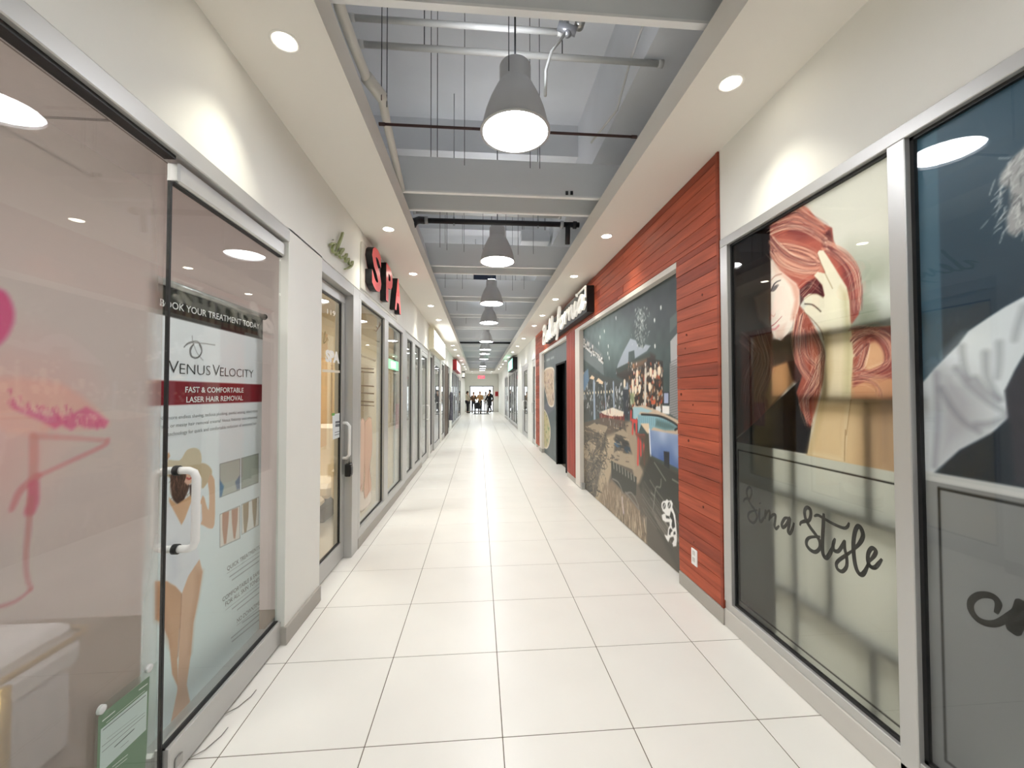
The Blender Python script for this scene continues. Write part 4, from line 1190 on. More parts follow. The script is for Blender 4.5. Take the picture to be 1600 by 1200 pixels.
# little line emblem over the name
for pts, wd in [([(190, 500), (220, 470), (280, 460), (310, 500), (305, 550), (270, 575), (235, 560), (230, 510), (255, 480)], .004), ([(245, 420), (250, 460), (280, 540), (320, 590)], .002), ([(190, 495), (240, 470), (330, 475), (405, 485)], .0025), ([(255, 480), (235, 520), (245, 565), (285, 572), (312, 530), (295, 480)], .006)]:
    c.stroke(T(pts), wd, (70, 66, 66), .9)
bs = c.build('printed_sheet', printed('banner_print', 0.5, 0.2), ban, 1)
TXT_K = mat('ink_black', (40, 38, 38), 0.5); TXT_G = mat('ink_grey', (150, 154, 158), 0.5); TXT_W = mat('ink_white', (246, 246, 246), 0.5)
def banner_text(s, m, a_, b_, hpx, off=0.0, name='lettering', space=1.0):
    p0, p1 = un(*a_, 'x', BX + 0.002), un(*b_, 'x', BX + 0.002)
    hm = p0.z - un(a_[0], a_[1] + hpx, 'x', BX + 0.002).z
    lettering(name, s, m, ban, BX + 0.002, p0.y, p1.y, p0.z, hm, 1, z1=p1.z, offset=off, space=space)
banner_text('BOOK YOUR TREATMENT TODAY', TXT_W, T([(22, 212)])[0], T([(712, 374)])[0], 11.5, 0.012)
banner_text('V', TXT_K, T([(80, 680)])[0], T([(152, 682)])[0], 21, -0.012)
banner_text('ENUS', TXT_K, T([(160, 685)])[0], T([(372, 696)])[0], 17, -0.014)
banner_text('V', TXT_K, T([(388, 698)])[0], T([(436, 700)])[0], 18, -0.012)
banner_text('ELOCITY', TXT_K, T([(440, 700)])[0], T([(670, 712)])[0], 14, -0.014)
banner_text('FAST & COMFORTABLE', TXT_W, T([(198, 814)])[0], T([(602, 814)])[0], 9, 0.016)
banner_text('LASER HAIR REMOVAL', TXT_W, T([(205, 884)])[0], T([(598, 868)])[0], 9, 0.016)
banner_text('No more endless shaving, tedious plucking, painful waxing, electrolysis', TXT_G, T([(20, 1008)])[0], T([(700, 950)])[0], 6)
banner_text('rays, or messy hair removal creams! Venus Velocity uses advanced', TXT_G, T([(20, 1066)])[0], T([(696, 994)])[0], 6)
banner_text('technology for quick and comfortable reduction of unwanted hair', TXT_G, T([(76, 1118)])[0], T([(694, 1036)])[0], 6)
banner_text('QUICK TREATMENTS', TXT_K, V_([(412, 196)])[0], V_([(602, 66)])[0], 7.0, -0.008)
banner_text('COMFORTABLE & SAFE', TXT_K, V_([(385, 378)])[0], V_([(602, 212)])[0], 7.0, -0.008)
banner_text('FOR ALL SKIN TONES', TXT_K, V_([(402, 404)])[0], V_([(602, 250)])[0], 7.0, -0.008)
banner_text('NO DOWNTIME', TXT_K, V_([(470, 502)])[0], V_([(602, 392)])[0], 7.0, -0.008)
for a_, b_ in [((425, 232), (600, 108)), ((440, 250), (600, 136)), ((440, 420), (600, 290)), ((470, 425), (600, 322)), ((500, 500), (600, 428)), ((435, 590), (600, 450)), ((440, 610), (600, 480))]:
    P2 = [(lambda q: (q.y, q.z))(un(u, v, 'x', BX + .002)) for u, v in V_([a_, b_])]
    MB().ribbon(P2, .008, lambda a, b: (BX + 0.002, a, b), sub=2, taper=False).build('small_print_line', mat('ink_pale', (182, 194, 198), 0.5), ban)
for a_, b_ in [((410, 212), (602, 84)), ((402, 426), (602, 268)), ((468, 516), (602, 408))]:
    P2 = [(lambda q: (q.y, q.z))(un(u, v, 'x', BX + .002)) for u, v in V_([a_, b_])]
    MB().ribbon(P2, .002, lambda a, b: (BX + 0.002, a, b), sub=2, taper=False).build('rule_line', TXT_G, ban)
MB().tube([(BX, yl_ - 0.01, zt + 0.012), (BX, yr + 0.012, zt + 0.012)], 0.016, 12).build('top_bar', ALU, ban, smooth=True)
MB().tube([(BX, yr + 0.012, zt + 0.012), (BX, yr + 0.018, zt + 0.012)], 0.02, 12).build('bar_end', BLACK, ban, smooth=True)
box('base_cassette', ALU, ban, BX - 0.06, BX + 0.06, yl_, yr, 0.0, 0.06, 0.012)
MB().tube([(BX - 0.03, yl_ + 0.46, 0.05), (BX - 0.03, yl_ + 0.46, zt)], 0.009, 8).build('support_pole', ALU, ban, smooth=True)
# ------------------------------------------------------------------ restaurant mural (flat photo print pasted on the wall)
MX = 1.708
mural = thing('wall_mural', (MX, 5.0, 0.02), 'large photo mural of a restaurant interior between the red boards', 'mural')
c = Canvas(MX, 3.256, 6.558, 0.012, 2.600, 0.0085)
M1, M2, M3 = zoom(900, 400, 7.0588), zoom(900, 550, 6.857), zoom(900, 700, 5.714)
c.fill((66, 80, 80))
c.paint(c.mask(c.px(M1([(500, 560), (1130, 160), (1130, 700), (700, 800)])), 0.25), (40, 48, 52), 0.9)
c.paint(c.mask(c.px(M1([(100, 850), (300, 720), (560, 860), (500, 1150), (300, 1100)])), 0.22), (108, 132, 132), 0.8)
c.img += c.cloud(0.10, 6, 1)[..., None]
c.poly(M1([(55, 850), (290, 1080), (310, 1320), (60, 1120)]), (112, 122, 124), 0.8, soft=.01)
c.poly(M1([(460, 1200), (520, 1060), (600, 910), (660, 930), (690, 1000), (740, 1012), (765, 975), (822, 990), (780, 1050), (650, 1130), (642, 1040), (580, 1060), (575, 1200), (560, 1290), (440, 1300)]), (156, 166, 178), 0.95, soft=.008)
rs = np.random.RandomState(21)
for k in range(150):
    x_, y_ = rs.normal(720, 38), rs.uniform(560, 1000)
    c.stroke(M1([(x_, y_), (x_ + rs.randn() * 10, y_ + rs.uniform(8, 40))]), rs.uniform(.008, .02), [(170, 176, 172), (110, 122, 120), (210, 214, 210)][k % 3], .55, w1=.004, sub=2)
for x_, y_ in [(312, 835), (270, 700), (355, 1000), (440, 690), (935, 575), (865, 715), (870, 1000), (250, 970), (265, 900), (350, 1080), (365, 1130)]:
    c.stroke(M1([(x_, y_ - 14), (x_ + 3, y_ + 14)]), .028, (226, 230, 228), .9, w1=.012, sub=2)
for k in range(6):
    c.stroke(M1([(1130, 610 + k * 22), (1040, 700 + k * 26)]), .02, (110, 120, 116), .5, soft=.01, sub=2)
# windows, columns and far tables
c.poly(M2([(60, 180), (300, 260), (560, 330), (560, 660), (300, 640), (60, 760)]), (70, 74, 72), .9, soft=.02)
for k in range(260):
    x_, y_ = rs.uniform(60, 560), rs.uniform(330, 650)
    c.stroke(M2([(x_, y_), (x_ + rs.randn() * 6, y_ + rs.uniform(10, 60))]), rs.uniform(.012, .04), [(210, 216, 220), (60, 66, 66), (140, 150, 160), (96, 100, 96), (230, 232, 232), (40, 46, 46)][k % 6], .75, w1=.01, sub=2)
c.poly(M2([(70, 230), (130, 180), (140, 300), (90, 420), (70, 400)]), (110, 140, 170), .8, soft=.01)
for x_, w_ in ((192, .10), (400, .05), (312, .04), (550, .05)):
    c.stroke(M2([(x_, 330), (x_ + 8, 780 if x_ < 300 else 640)]), w_, (158, 172, 190), .9, sub=2)
for x_, y_ in ((60, 220), (170, 270), (240, 300), (265, 320)):
    c.poly(M2([(x_ - 26, y_ + 14), (x_, y_ - 22), (x_ + 28, y_), (x_ + 20, y_ + 28)]), (232, 208, 178), .95, soft=.006)
for k in range(11):
    c.stroke(M2([(90 + k * 30, 440 - k * 2), (92 + k * 30, 446 - k * 2)]), .035, (244, 230, 200), .9, sub=2)
# beam and bar shelves
c.poly(M2([(430, 190), (800, 10), (850, 40), (850, 620), (560, 620), (560, 330), (440, 260)]), (52, 44, 38), .9, soft=.02)
c.poly(M2([(430, 180), (790, 0), (800, 50), (450, 230)]), (54, 66, 62), .95, soft=.008)
c.poly(M2([(600, 120), (780, 60), (760, 120), (600, 200)]), (150, 112, 84), .6, soft=.02)
c.poly(M2([(760, 60), (930, 100), (940, 600), (760, 600)]), (44, 38, 34), .9, soft=.01)
for k in range(330):
    x_, y_ = rs.uniform(560, 930), rs.uniform(110, 610)
    col = [(220, 206, 184), (150, 96, 66), (96, 66, 48), (236, 232, 224), (188, 140, 100), (40, 34, 32), (110, 110, 104), (190, 90, 60)][k % 8]
    c.stroke(M2([(x_, y_), (x_ + rs.randn() * 4, y_ + rs.uniform(6, 32))]), rs.uniform(.012, .04), col, .8, w1=.01, sub=2)
for x_, y_ in ((800, 220), (890, 210), (790, 380), (608, 340), (655, 330), (640, 410), (680, 400), (520, 340), (655, 240), (610, 410), (845, 240)):
    c.stroke(M2([(x_, y_ - 18), (x_, y_ + 18)]), .07, (240, 226, 204), .9, w1=.05, sub=2)
c.stroke(M2([(745, 190), (740, 560)]), .05, (214, 208, 196), .9, sub=2)
c.poly(M2([(500, 400), (560, 400), (560, 730), (510, 700)]), (48, 54, 62), .95)
c.poly(M2([(580, 440), (625, 440), (625, 560), (580, 560)]), (150, 170, 130), .7, soft=.01)
# plank wall on the right edge
c.poly(M2([(1005, 130), (1115, 0), (1120, 740), (1000, 660)]), (150, 150, 150), .95)
c.poly(M1([(1040, 940), (1135, 830), (1145, 1205), (1045, 1205)]), (176, 176, 178), .95)
for k in range(24):
    y_ = 60 + k * 28
    c.stroke(M2([(1000, y_ + 60 - k * 1.2), (1118, y_)]), .010, (96, 96, 98), .7, sub=2)
c.poly(M2([(935, 430), (1000, 430), (1000, 560), (935, 560)]), (34, 36, 46)); c.poly(M2([(943, 440), (990, 440), (990, 550), (943, 550)]), (160, 170, 196))
c.poly(M2([(925, 575), (1000, 580), (1000, 668), (925, 662)]), (226, 226, 224)); c.poly(M2([(855, 590), (905, 585), (905, 650), (860, 655)]), (206, 208, 208), sub=2)
c.poly(M2([(805, 515), (850, 515), (850, 560), (805, 560)]), (200, 96, 62), .9)
# red stools round the island bar
c.poly(M2([(250, 660), (390, 630), (520, 670), (520, 800), (400, 850), (350, 900), (260, 780)]), (112, 46, 42), .92, soft=.01)
c.poly(M2([(262, 640), (390, 595), (512, 640), (505, 690), (385, 690), (300, 670)]), (222, 212, 196), .95, soft=.006)
for k in range(60):
    x_, y_ = rs.uniform(255, 520), rs.uniform(680, 800)
    c.stroke(M2([(x_, y_), (x_ + rs.randn() * 3, y_ + 26)]), .02, [(196, 84, 66), (70, 30, 28), (214, 150, 120)][k % 3], .8, sub=2)
# dining floor, tables and chairs
c.poly(M2([(60, 760), (300, 700), (560, 740), (680, 900), (780, 1130), (1120, 1300), (1120, 2600), (60, 1500)]), (96, 88, 78), .95, soft=.01)
c.poly(M2([(330, 900), (420, 870), (400, 1200), (270, 1700), (200, 1600)]), (172, 156, 132), .9, soft=.03)
c.poly(M2([(530, 770), (585, 735), (650, 900), (680, 1200), (820, 1500), (640, 1400), (570, 1120)]), (158, 142, 122), .9, soft=.02)
TW = (158, 144, 124)
for P_ in ([(120, 800), (200, 758), (345, 800), (290, 905)], [(60, 1020), (130, 950), (218, 1010), (142, 1155), (60, 1130)], [(410, 870), (500, 820), (560, 880), (550, 920)], [(380, 1110), (440, 1050), (620, 1110), (640, 1270), (400, 1180)]):
    c.poly(M2(P_), TW, .95, soft=.006)
for k in range(220):
    x_, y_ = rs.uniform(60, 330), rs.uniform(850, 1500)
    if x_ > 250 and y_ > 1200: continue
    c.stroke(M2([(x_, y_), (x_ + rs.randn() * 14, y_ + rs.uniform(10, 60)), (x_ + rs.randn() * 20, y_ + rs.uniform(60, 90))]), rs.uniform(.008, .02), [(48, 46, 42), (90, 84, 74), (150, 134, 110), (60, 58, 54)][k % 4], .8, sub=3)
for x_, y_ in ((440, 985), (545, 1040)):
    c.poly(M2([(x_ - 35, y_ - 5), (x_ - 10, y_ - 35), (x_ + 35, y_ - 15), (x_ + 40, y_ + 30), (x_, y_ + 40)]), (58, 92, 120), .95, soft=.006)
c.poly(M2([(400, 930), (430, 900), (560, 950), (600, 1090), (560, 1080), (480, 1040)]), (40, 42, 44), .6, soft=.02)
for a_ in ([(668, 890), (662, 1200)], [(725, 900), (732, 1190)], [(665, 900), (735, 905)], [(690, 930), (694, 1100)], [(610, 740), (606, 870)], [(645, 740), (648, 880)], [(605, 735), (650, 745)], [(590, 640), (588, 720)]):
    c.stroke(M2(a_), .045, (198, 66, 62), .95, sub=2)
# booths, ledge and blue panel
c.poly(M2([(600, 590), (720, 570), (860, 620), (1115, 740), (1118, 900), (780, 860), (640, 700)]), (196, 176, 154), .95, soft=.006)
c.poly(M2([(612, 590), (700, 592), (822, 632), (770, 650), (690, 640), (640, 720), (612, 710)]), (150, 184, 194), .95, soft=.006)
c.poly(M2([(660, 672), (760, 662), (880, 682), (1010, 735), (1098, 800), (1060, 836), (960, 838), (830, 806), (790, 850), (700, 770), (668, 870)]), (128, 168, 180), .97, soft=.006)
c.poly(M2([(860, 720), (1000, 760), (1080, 805), (1040, 832), (950, 830), (850, 795)]), (84, 108, 104), .9, soft=.02)
for k in range(16):
    x_ = 675 + k * 22
    c.stroke(M2([(x_, 690 + k * 3), (x_ + 2, 750 + k * 5)]), .012, (86, 124, 140), .6, sub=2)
c.stroke(M2([(700, 668), (880, 684), (1010, 736), (1096, 800), (1060, 834)]), .022, (36, 34, 34), .9)
c.poly(M2([(690, 765), (780, 765), (790, 860), (770, 880)]), (214, 192, 164), .95)
c.poly(M2([(640, 880), (780, 880), (790, 1110), (780, 1300), (680, 1200), (740, 1000)]), (74, 66, 54), .85, soft=.02)
PB = c.px(M2([(785, 832), (1118, 890), (1120, 1260), (960, 1180), (800, 1110)]))
Mk = c.mask(PB)
c.grad(Mk, (176, 188, 206), (44, 74, 132), np.clip((un(1040, 680, 'x', MX).z + .10 - c.Z) / .42 + c.cloud(.15, .2, 9), 0, 1))
c.stroke(M2([(785, 832), (792, 980), (800, 1110)]), .03, (210, 214, 222), .9, sub=2)
c.poly(M2([(940, 1062), (1000, 1072), (1002, 1260), (945, 1215)]), (26, 28, 36), .95)
# lower part
c.poly(M3([(660, 70), (945, 240), (950, 1180), (640, 560), (560, 330)]), (50, 52, 46), .92, soft=.03)
c.poly(M3([(590, 300), (720, 560), (950, 900), (950, 1180), (640, 880), (560, 560)]), (92, 88, 80), .7, soft=.05)
c.poly(M3([(320, 290), (560, 540), (640, 880), (440, 690), (200, 470), (250, 330)]), (134, 118, 100), .9, soft=.03)
for k in range(130):
    x_, y_ = rs.uniform(220, 640), rs.uniform(300, 900)
    if y_ > 470 + (x_ - 200) * .95 or y_ < 290 + (x_ - 320) * .9: continue
    c.stroke(M3([(x_, y_), (x_ + rs.uniform(-6, 16), y_ + rs.uniform(60, 160))]), rs.uniform(.01, .03), [(164, 148, 128), (110, 96, 82), (188, 176, 158), (96, 84, 72)][k % 4], .45, soft=.006, sub=2)
for k in range(70):
    x_ = rs.uniform(580, 900); y_ = 330 + (x_ - 560) * 1.25 + rs.randn() * 90
    c.stroke(M3([(x_, y_), (x_ + 60, y_ + 95), (x_ + 130, y_ + 190)]), rs.uniform(.006, .02), [(132, 128, 120), (70, 68, 62), (104, 100, 92)][k % 3], .5, soft=.006, sub=3)
c.poly(M3([(312, 108), (420, 180), (542, 262), (536, 425), (430, 400), (318, 275)]), (58, 60, 54), .97, soft=.004)
for k in range(8):
    x_ = 335 + k * 26
    c.stroke(M3([(x_, 130 + k * 17), (x_ + 4, 180 + k * 16)]), .028, (150, 148, 140), .8, sub=2)
for P_ in ([(325, 275), (370, 300), (400, 350), (415, 400)], [(445, 405), (490, 400), (530, 450), (560, 530)], [(440, 395), (480, 440), (560, 545)]):
    c.stroke(M3(P_), .022, (120, 118, 112), .9)
for P_ in ([(690, 545), (700, 450), (715, 350), (752, 350), (760, 280)], [(670, 400), (700, 430)], [(700, 130), (800, 290)], [(860, 280), (945, 330)]):
    c.stroke(M3(P_), .016, (132, 134, 126), .7)
for k in range(40):
    x_, y_ = rs.uniform(55, 235), rs.uniform(60, 330)
    c.stroke(M3([(x_, y_ + 30), (x_ + 8, y_), (x_ + 26, y_ + 6), (x_ + 30, y_ + 40)]), .010, [(120, 118, 108), (84, 82, 76)][k % 2], .6)
c.stroke(M3([(412, 450), (418, 520), (425, 575)]), .05, (190, 178, 190), .7, soft=.01)
# streaked boards of the pictured floor, tables catching light
for k in range(160):
    x_ = rs.uniform(230, 620); y_ = 330 + (x_ - 320) * .95 + rs.uniform(-20, 230)
    if y_ > 480 + (x_ - 200) * .93: continue
    c.stroke(M3([(x_, y_), (x_ + rs.uniform(-10, 14), y_ + rs.uniform(40, 120))]), rs.uniform(.008, .025), [(196, 182, 160), (92, 80, 68), (168, 150, 126), (120, 104, 88)][k % 4], .55, soft=.004, sub=2)
for k in range(120):
    x_, y_ = rs.uniform(60, 560), rs.uniform(760, 1180)
    c.stroke(M2([(x_, y_), (x_ + rs.uniform(10, 40), y_ + rs.uniform(4, 16))]), rs.uniform(.008, .02), [(196, 178, 150), (66, 60, 54), (150, 132, 110), (40, 40, 40)][k % 4], .6, sub=2)
for k in range(60):
    x_, y_ = rs.uniform(240, 560), rs.uniform(480, 800)
    c.stroke(M2([(x_, y_), (x_, y_ + rs.uniform(10, 50))]), rs.uniform(.008, .018), [(30, 32, 34), (206, 206, 204), (120, 60, 54)][k % 3], .7, sub=2)
c.img = np.clip((c.img - 92) * 1.14 + 98, 0, 255)
# white outline bear emblem
WB, DB = (246, 246, 244), (44, 46, 42)
c.poly(M3([(763, 495), (773, 476), (798, 470), (812, 457), (826, 470), (850, 467), (864, 495), (860, 530), (872, 560), (886, 600), (894, 680), (900, 760), (900, 830), (895, 876), (868, 880), (860, 850), (876, 815), (870, 792), (850, 796), (838, 803), (825, 840), (806, 812), (788, 772), (815, 784), (819, 760), (823, 720), (837, 690), (834, 662), (800, 662), (774, 642), (764, 600), (780, 588), (795, 583), (774, 562), (764, 530)]), WB)
c.poly(M3([(848, 560), (866, 590), (879, 650), (885, 705), (862, 722), (853, 690), (858, 645), (836, 615)]), DB)
c.poly(M3([(832, 728), (846, 714), (862, 738), (846, 756), (842, 780), (830, 772)]), DB); c.poly(M3([(870, 752), (886, 744), (890, 770), (870, 776)]), DB)
c.poly(M3([(800, 600), (832, 610), (838, 632), (805, 626)]), DB)
for cx_, cy_ in ((787, 517), (832, 511)):
    c.poly(M3([(cx_ + 17 * math.cos(a) * .8, cy_ + 17 * 1.7 * math.sin(a)) for a in np.linspace(0, 2 * math.pi, 10)[:-1]]), DB)
    c.stroke(M3([(cx_ - 4, cy_ + 14), (cx_ + 5, cy_ - 14)]), .014, WB, .9, sub=2)
c.build('printed_sheet', printed('mural_print', 0.42, 0.35), mural, -1)
q0, q1 = un(*M1([(74, 985)])[0], 'x', MX - .004), un(*M1([(298, 1186)])[0], 'x', MX - .004)
def script_word(word, m, parent, X, y0, y1, z0, z1, height, thick, pen, slant=0.18):
    """casual brush lettering built stroke by stroke; runs from (y0, z0) to (y1, z1)"""
    G = {'B': (.62, [[(.12, 0), (.16, .5), (.2, 1.0)], [(.02, .93), (.3, 1.05), (.52, .9), (.45, .64), (.2, .54), (.5, .48), (.58, .22), (.38, -.02), (.1, .02)]]),
         'e': (.42, [[(.0, .18), (.2, .26), (.36, .38), (.28, .52), (.12, .44), (.06, .2), (.16, .0), (.34, .04), (.46, .2)]]),
         'l': (.30, [[(.0, .15), (.18, .62), (.24, .95), (.14, 1.05), (.08, .8), (.08, .3), (.14, .02), (.24, .03), (.34, .2)]]),
         'a': (.50, [[(.38, .46), (.22, .53), (.06, .3), (.1, .03), (.24, .06), (.36, .3), (.4, .52)], [(.4, .52), (.37, .2), (.42, .0), (.54, .16)]]),
         'f': (.40, [[(.0, .15), (.2, .6), (.34, .95), (.26, 1.12), (.16, .9), (.14, .3), (.1, -.3), (.0, -.38)], [(.04, .46), (.2, .44), (.4, .5)]]),
         'o': (.46, [[(.26, .52), (.08, .4), (.06, .12), (.2, .0), (.36, .16), (.36, .42), (.22, .5), (.34, .44), (.48, .48)]]),
         'r': (.40, [[(.04, .44), (.12, .5), (.12, .0)], [(.12, .26), (.22, .48), (.36, .5), (.38, .4)]]),
         'n': (.52, [[(.04, .44), (.1, .5), (.1, .0)], [(.1, .28), (.24, .5), (.36, .46), (.38, .14), (.44, .0), (.54, .12)]]),
         'i': (.28, [[(.02, .4), (.1, .5), (.09, .15), (.14, .0), (.28, .14)], [(.15, .76), (.17, .82)]])}
    total = sum(G[ch][0] for ch in word)
    k = 0.0
    for ch in word:
        w_, strokes = G[ch]
        for st in strokes:
            P2 = []
            for a, b in st:
                t = (k + a + b * slant * .6) / total
                P2.append((y0 + (y1 - y0) * t, z0 + (z1 - z0) * t + b * height))
            MB().ribbon(P2, pen, lambda a, b: (X, a, b), thick=thick, sub=5, depth_dir=(1 if X > 0 else -1, 0, 0)).build('letter_stroke', m, parent)
        k += w_
script_word('Bellafornia', INKW, mural, MX - .004, q0.y, q1.y, q0.z, q1.z, 0.115, 0, 0.034)

# ------------------------------------------------------------------ counter front with bowl pictures and a dark doorway
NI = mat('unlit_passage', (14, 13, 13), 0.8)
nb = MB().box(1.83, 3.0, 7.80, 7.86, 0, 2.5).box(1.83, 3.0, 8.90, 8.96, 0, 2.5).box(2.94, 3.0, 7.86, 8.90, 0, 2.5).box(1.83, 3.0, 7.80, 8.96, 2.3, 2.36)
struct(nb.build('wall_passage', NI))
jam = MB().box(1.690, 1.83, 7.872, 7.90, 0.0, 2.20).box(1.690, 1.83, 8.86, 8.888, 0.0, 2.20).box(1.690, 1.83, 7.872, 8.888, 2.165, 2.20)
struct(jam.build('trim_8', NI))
mural2 = thing('menu_panel', (MX, 9.5, 0.1), 'slate grey panel with two food bowl pictures beside the dark doorway', 'panel')
c = Canvas(MX, 8.89, 10.62, 0.012, 2.585, 0.014)
c.fill((84, 94, 96)); c.img += c.cloud(.2, 5, 3)[..., None]
Q = zoom(825, 530, 5.0)
c.poly(Q([(95, 560), (210, 420), (210, 540), (100, 640)]), (120, 116, 130), .6, soft=.03)
def bowl(pts, inner):
    c.poly(Q(pts), (226, 214, 196), 1, soft=.01, sub=4)
    P_ = c.px(Q(pts)); cy_ = sum(p[0] for p in P_) / len(P_); cz_ = sum(p[1] for p in P_) / len(P_)
    P_ = [(cy_ + (y - cy_) * .9, cz_ + (z - cz_) * .92) for y, z in P_]
    Mb = c.mask(P_, .008, 4); c.paint(Mb, inner[0])
    keep = c.img.copy()
    for k in range(110):
        y_, z_ = rs.uniform(min(p[0] for p in P_), max(p[0] for p in P_)), rs.uniform(min(p[1] for p in P_), max(p[1] for p in P_))
        c.stroke([(y_, z_), (y_ + rs.randn() * .05, z_ + rs.randn() * .05)], rs.uniform(.03, .07), inner[k % len(inner)], .85, w1=.02, px=False, sub=2)
    c.img = keep * (1 - Mb[..., None]) + c.img * Mb[..., None]
bowl([(122, 250), (145, 225), (200, 225), (203, 330), (205, 500), (185, 532), (160, 510), (140, 430), (122, 340)], [(200, 176, 150), (150, 110, 120), (110, 84, 66), (226, 214, 196), (170, 150, 120)])
bowl([(100, 560), (125, 545), (155, 600), (175, 700), (170, 800), (150, 855), (120, 840), (100, 760)], [(196, 186, 140), (120, 150, 90), (214, 200, 160), (160, 130, 80), (90, 120, 70)])
for x_ in (108, 145, 178):
    c.stroke(Q([(x_, 182 - (x_ - 108) * .45), (x_ + 24, 172 - (x_ - 108) * .45)]), .05, (190, 196, 196), .6, soft=.02, sub=2)
c.build('printed_sheet', printed('mural_print'), mural2, -1)
PAN = mat('slate_panel', (84, 94, 96), 0.45)
box('top_panel', PAN, mural2, MX - .002, 1.715, 7.57, 8.89, 2.20, 2.585)
c2 = MB().box(MX - .002, 1.715, 7.57, 7.872, 0.012, 2.20)
c2.build('side_panel', PAN, mural2)

# ------------------------------------------------------------------ raised letter sign of the restaurant
sg = thing('shop_sign', (1.58, 7.5, 2.7), 'black box sign with raised white brush letters over the red boards', 'sign')
box('sign_box', mat('sign_black', (20, 20, 21), 0.5), sg, 1.525, WF - 0.002, 5.66, 9.42, 2.715, 3.10, 0.004)
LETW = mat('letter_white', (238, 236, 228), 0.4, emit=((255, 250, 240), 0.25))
script_word('Bellafornia', LETW, sg, 1.492, 9.62, 5.72, 2.72, 2.80, 0.36, 0.032, 0.070, slant=0.15)
fr = MB()
for a_, b_, z0_, z1_ in ((5.665, 5.69, 2.93, 3.095), (5.665, 6.15, 3.075, 3.095)):
    fr.box(1.505, 1.524, a_, b_, z0_, z1_)
fr.build('edge_outline', LETW, sg)

# ------------------------------------------------------------------ spa front on the left
RED = mat('letter_red', (226, 84, 88), 0.35, emit=((240, 90, 92), 0.12))
SGREY = mat('sign_back_grey', (206, 204, 196), 0.5)
sp = thing('shop_sign', (-1.2, 5.0, 2.65), 'three big red block letters with black sides over the glass front', 'sign')
bk = MB()
pts_ = [(4.20, 2.63), (6.02, 2.63), (6.02, 3.10)] + [(4.26 + 0.06 * math.cos(a), 3.06 + 0.06 * math.sin(a)) for a in np.linspace(math.pi / 2, math.pi, 6)]
n_ = len(pts_)
bk.add([(XL + .012, y, z) for y, z in pts_] + [(XL, y, z) for y, z in pts_], [tuple(range(n_)), tuple(range(2 * n_ - 1, n_ - 1, -1))] + [(i, n_ + i, n_ + (i + 1) % n_, (i + 1) % n_) for i in range(n_)])
bk.build('back_plate', SGREY, sp)
for ch, a_, b_ in (('S', 4.335, 4.74), ('P', 4.985, 5.345), ('A', 5.50, 5.915)):
    lt = lettering('letter', ch, RED, sp, XL + .014, a_, b_, 2.705, 0.425, 1, offset=0.035, extrude=0.036, sides=BLACK)
dw = thing('script_sign', (-1.19, 3.6, 2.7), 'small olive green script letters above the spa door', 'sign')
OLV = mat('olive_letter', (150, 158, 108), 0.45)
W7 = zoom(480, 340, 7.5)
for pts, wd in [([(432, 175), (405, 260), (370, 350), (352, 440)], 0.019), ([(285, 320), (320, 300), (345, 310)], 0.012), ([(345, 305), (312, 350), (315, 400), (345, 405), (380, 350)], 0.015), ([(352, 440), (395, 430), (428, 390), (438, 365), (408, 385), (392, 440), (415, 475), (450, 450)], 0.014),
                ([(450, 470), (478, 425), (460, 490), (470, 520), (500, 480), (500, 530), (520, 550), (545, 515), (535, 560), (500, 590), (455, 605)], 0.014)]:
    P2 = [(lambda q: (q.y, q.z))(un(u, v, 'x', -1.172)) for u, v in W7(pts)]
    MB().ribbon(P2, wd, lambda a, b: (-1.172, a, b), thick=0.02, sub=6, depth_dir=(-1, 0, 0)).build('letter_stroke', OLV, dw)
for y_, z_ in ((3.42, 2.82), (3.62, 2.82), (3.80, 2.76)):
    MB().tube([(-1.19, y_, z_), (XL, y_, z_)], .006, 8).build('stand_off', ALUD, dw)

GX = XL - 0.075 - 0.02 + 0.005        # corridor face of the spa door glass
Wd = zoom(490, 430, 5.714)
def glass_text(s, m, par, X, a_, b_, hpx, off=0.0):
    p0, p1 = un(*a_, 'x', X), un(*b_, 'x', X)
    hm = p0.z - un(a_[0], a_[1] + hpx, 'x', X).z
    return lettering('lettering', s, m, par, X, p0.y, p1.y, p0.z, hm, 1, z1=p1.z, offset=off)
dl_ = thing('door_decal', (GX, 3.6, 1.5), 'white number and shop lettering stuck on the spa door glass', 'lettering')
glass_text('119', INKW, dl_, GX, Wd([(122, 345)])[0], Wd([(194, 368)])[0], 8)
glass_text('SPA', INKW, dl_, GX, Wd([(106, 765)])[0], Wd([(232, 782)])[0], 17, .06)
for pts in ([(86, 600), (92, 540), (104, 505), (98, 560), (88, 605), (112, 590)], [(112, 590), (124, 560), (130, 590)]):
    P2 = [(lambda q: (q.y, q.z))(un(u, v, 'x', GX)) for u, v in Wd(pts)]
    MB().ribbon(P2, .012, lambda a, b: (GX, a, b), sub=5).build('letter_stroke', mat('olive_vinyl', (150, 130, 84), .5), dl_)
P2 = [(lambda q: (q.y, q.z))(un(u, v, 'x', GX)) for u, v in Wd([(78, 852), (234, 862)])]
MB().ribbon(P2, .022, lambda a, b: (GX, a, b), sub=2, taper=False).build('small_print_line', mat('ink_pale_cream', (222, 214, 196), .5), dl_)
pn = thing('paper_notice', (GX, 3.8, 1.3), 'white paper notice taped to the spa door beside the handle', 'notice')
P3 = [un(u, v, 'x', GX) for u, v in ((519.5, 648), (536.5, 644), (536.5, 681), (520, 687))]
MB().add([(GX, p.y, p.z) for p in P3] + [(GX - .0008, p.y, p.z) for p in P3], [(0, 1, 2, 3), (7, 6, 5, 4), (0, 4, 5, 1), (1, 5, 6, 2), (2, 6, 7, 3), (3, 7, 4, 0)]).build('sheet', mat('white_paper', (228, 234, 236)), pn)
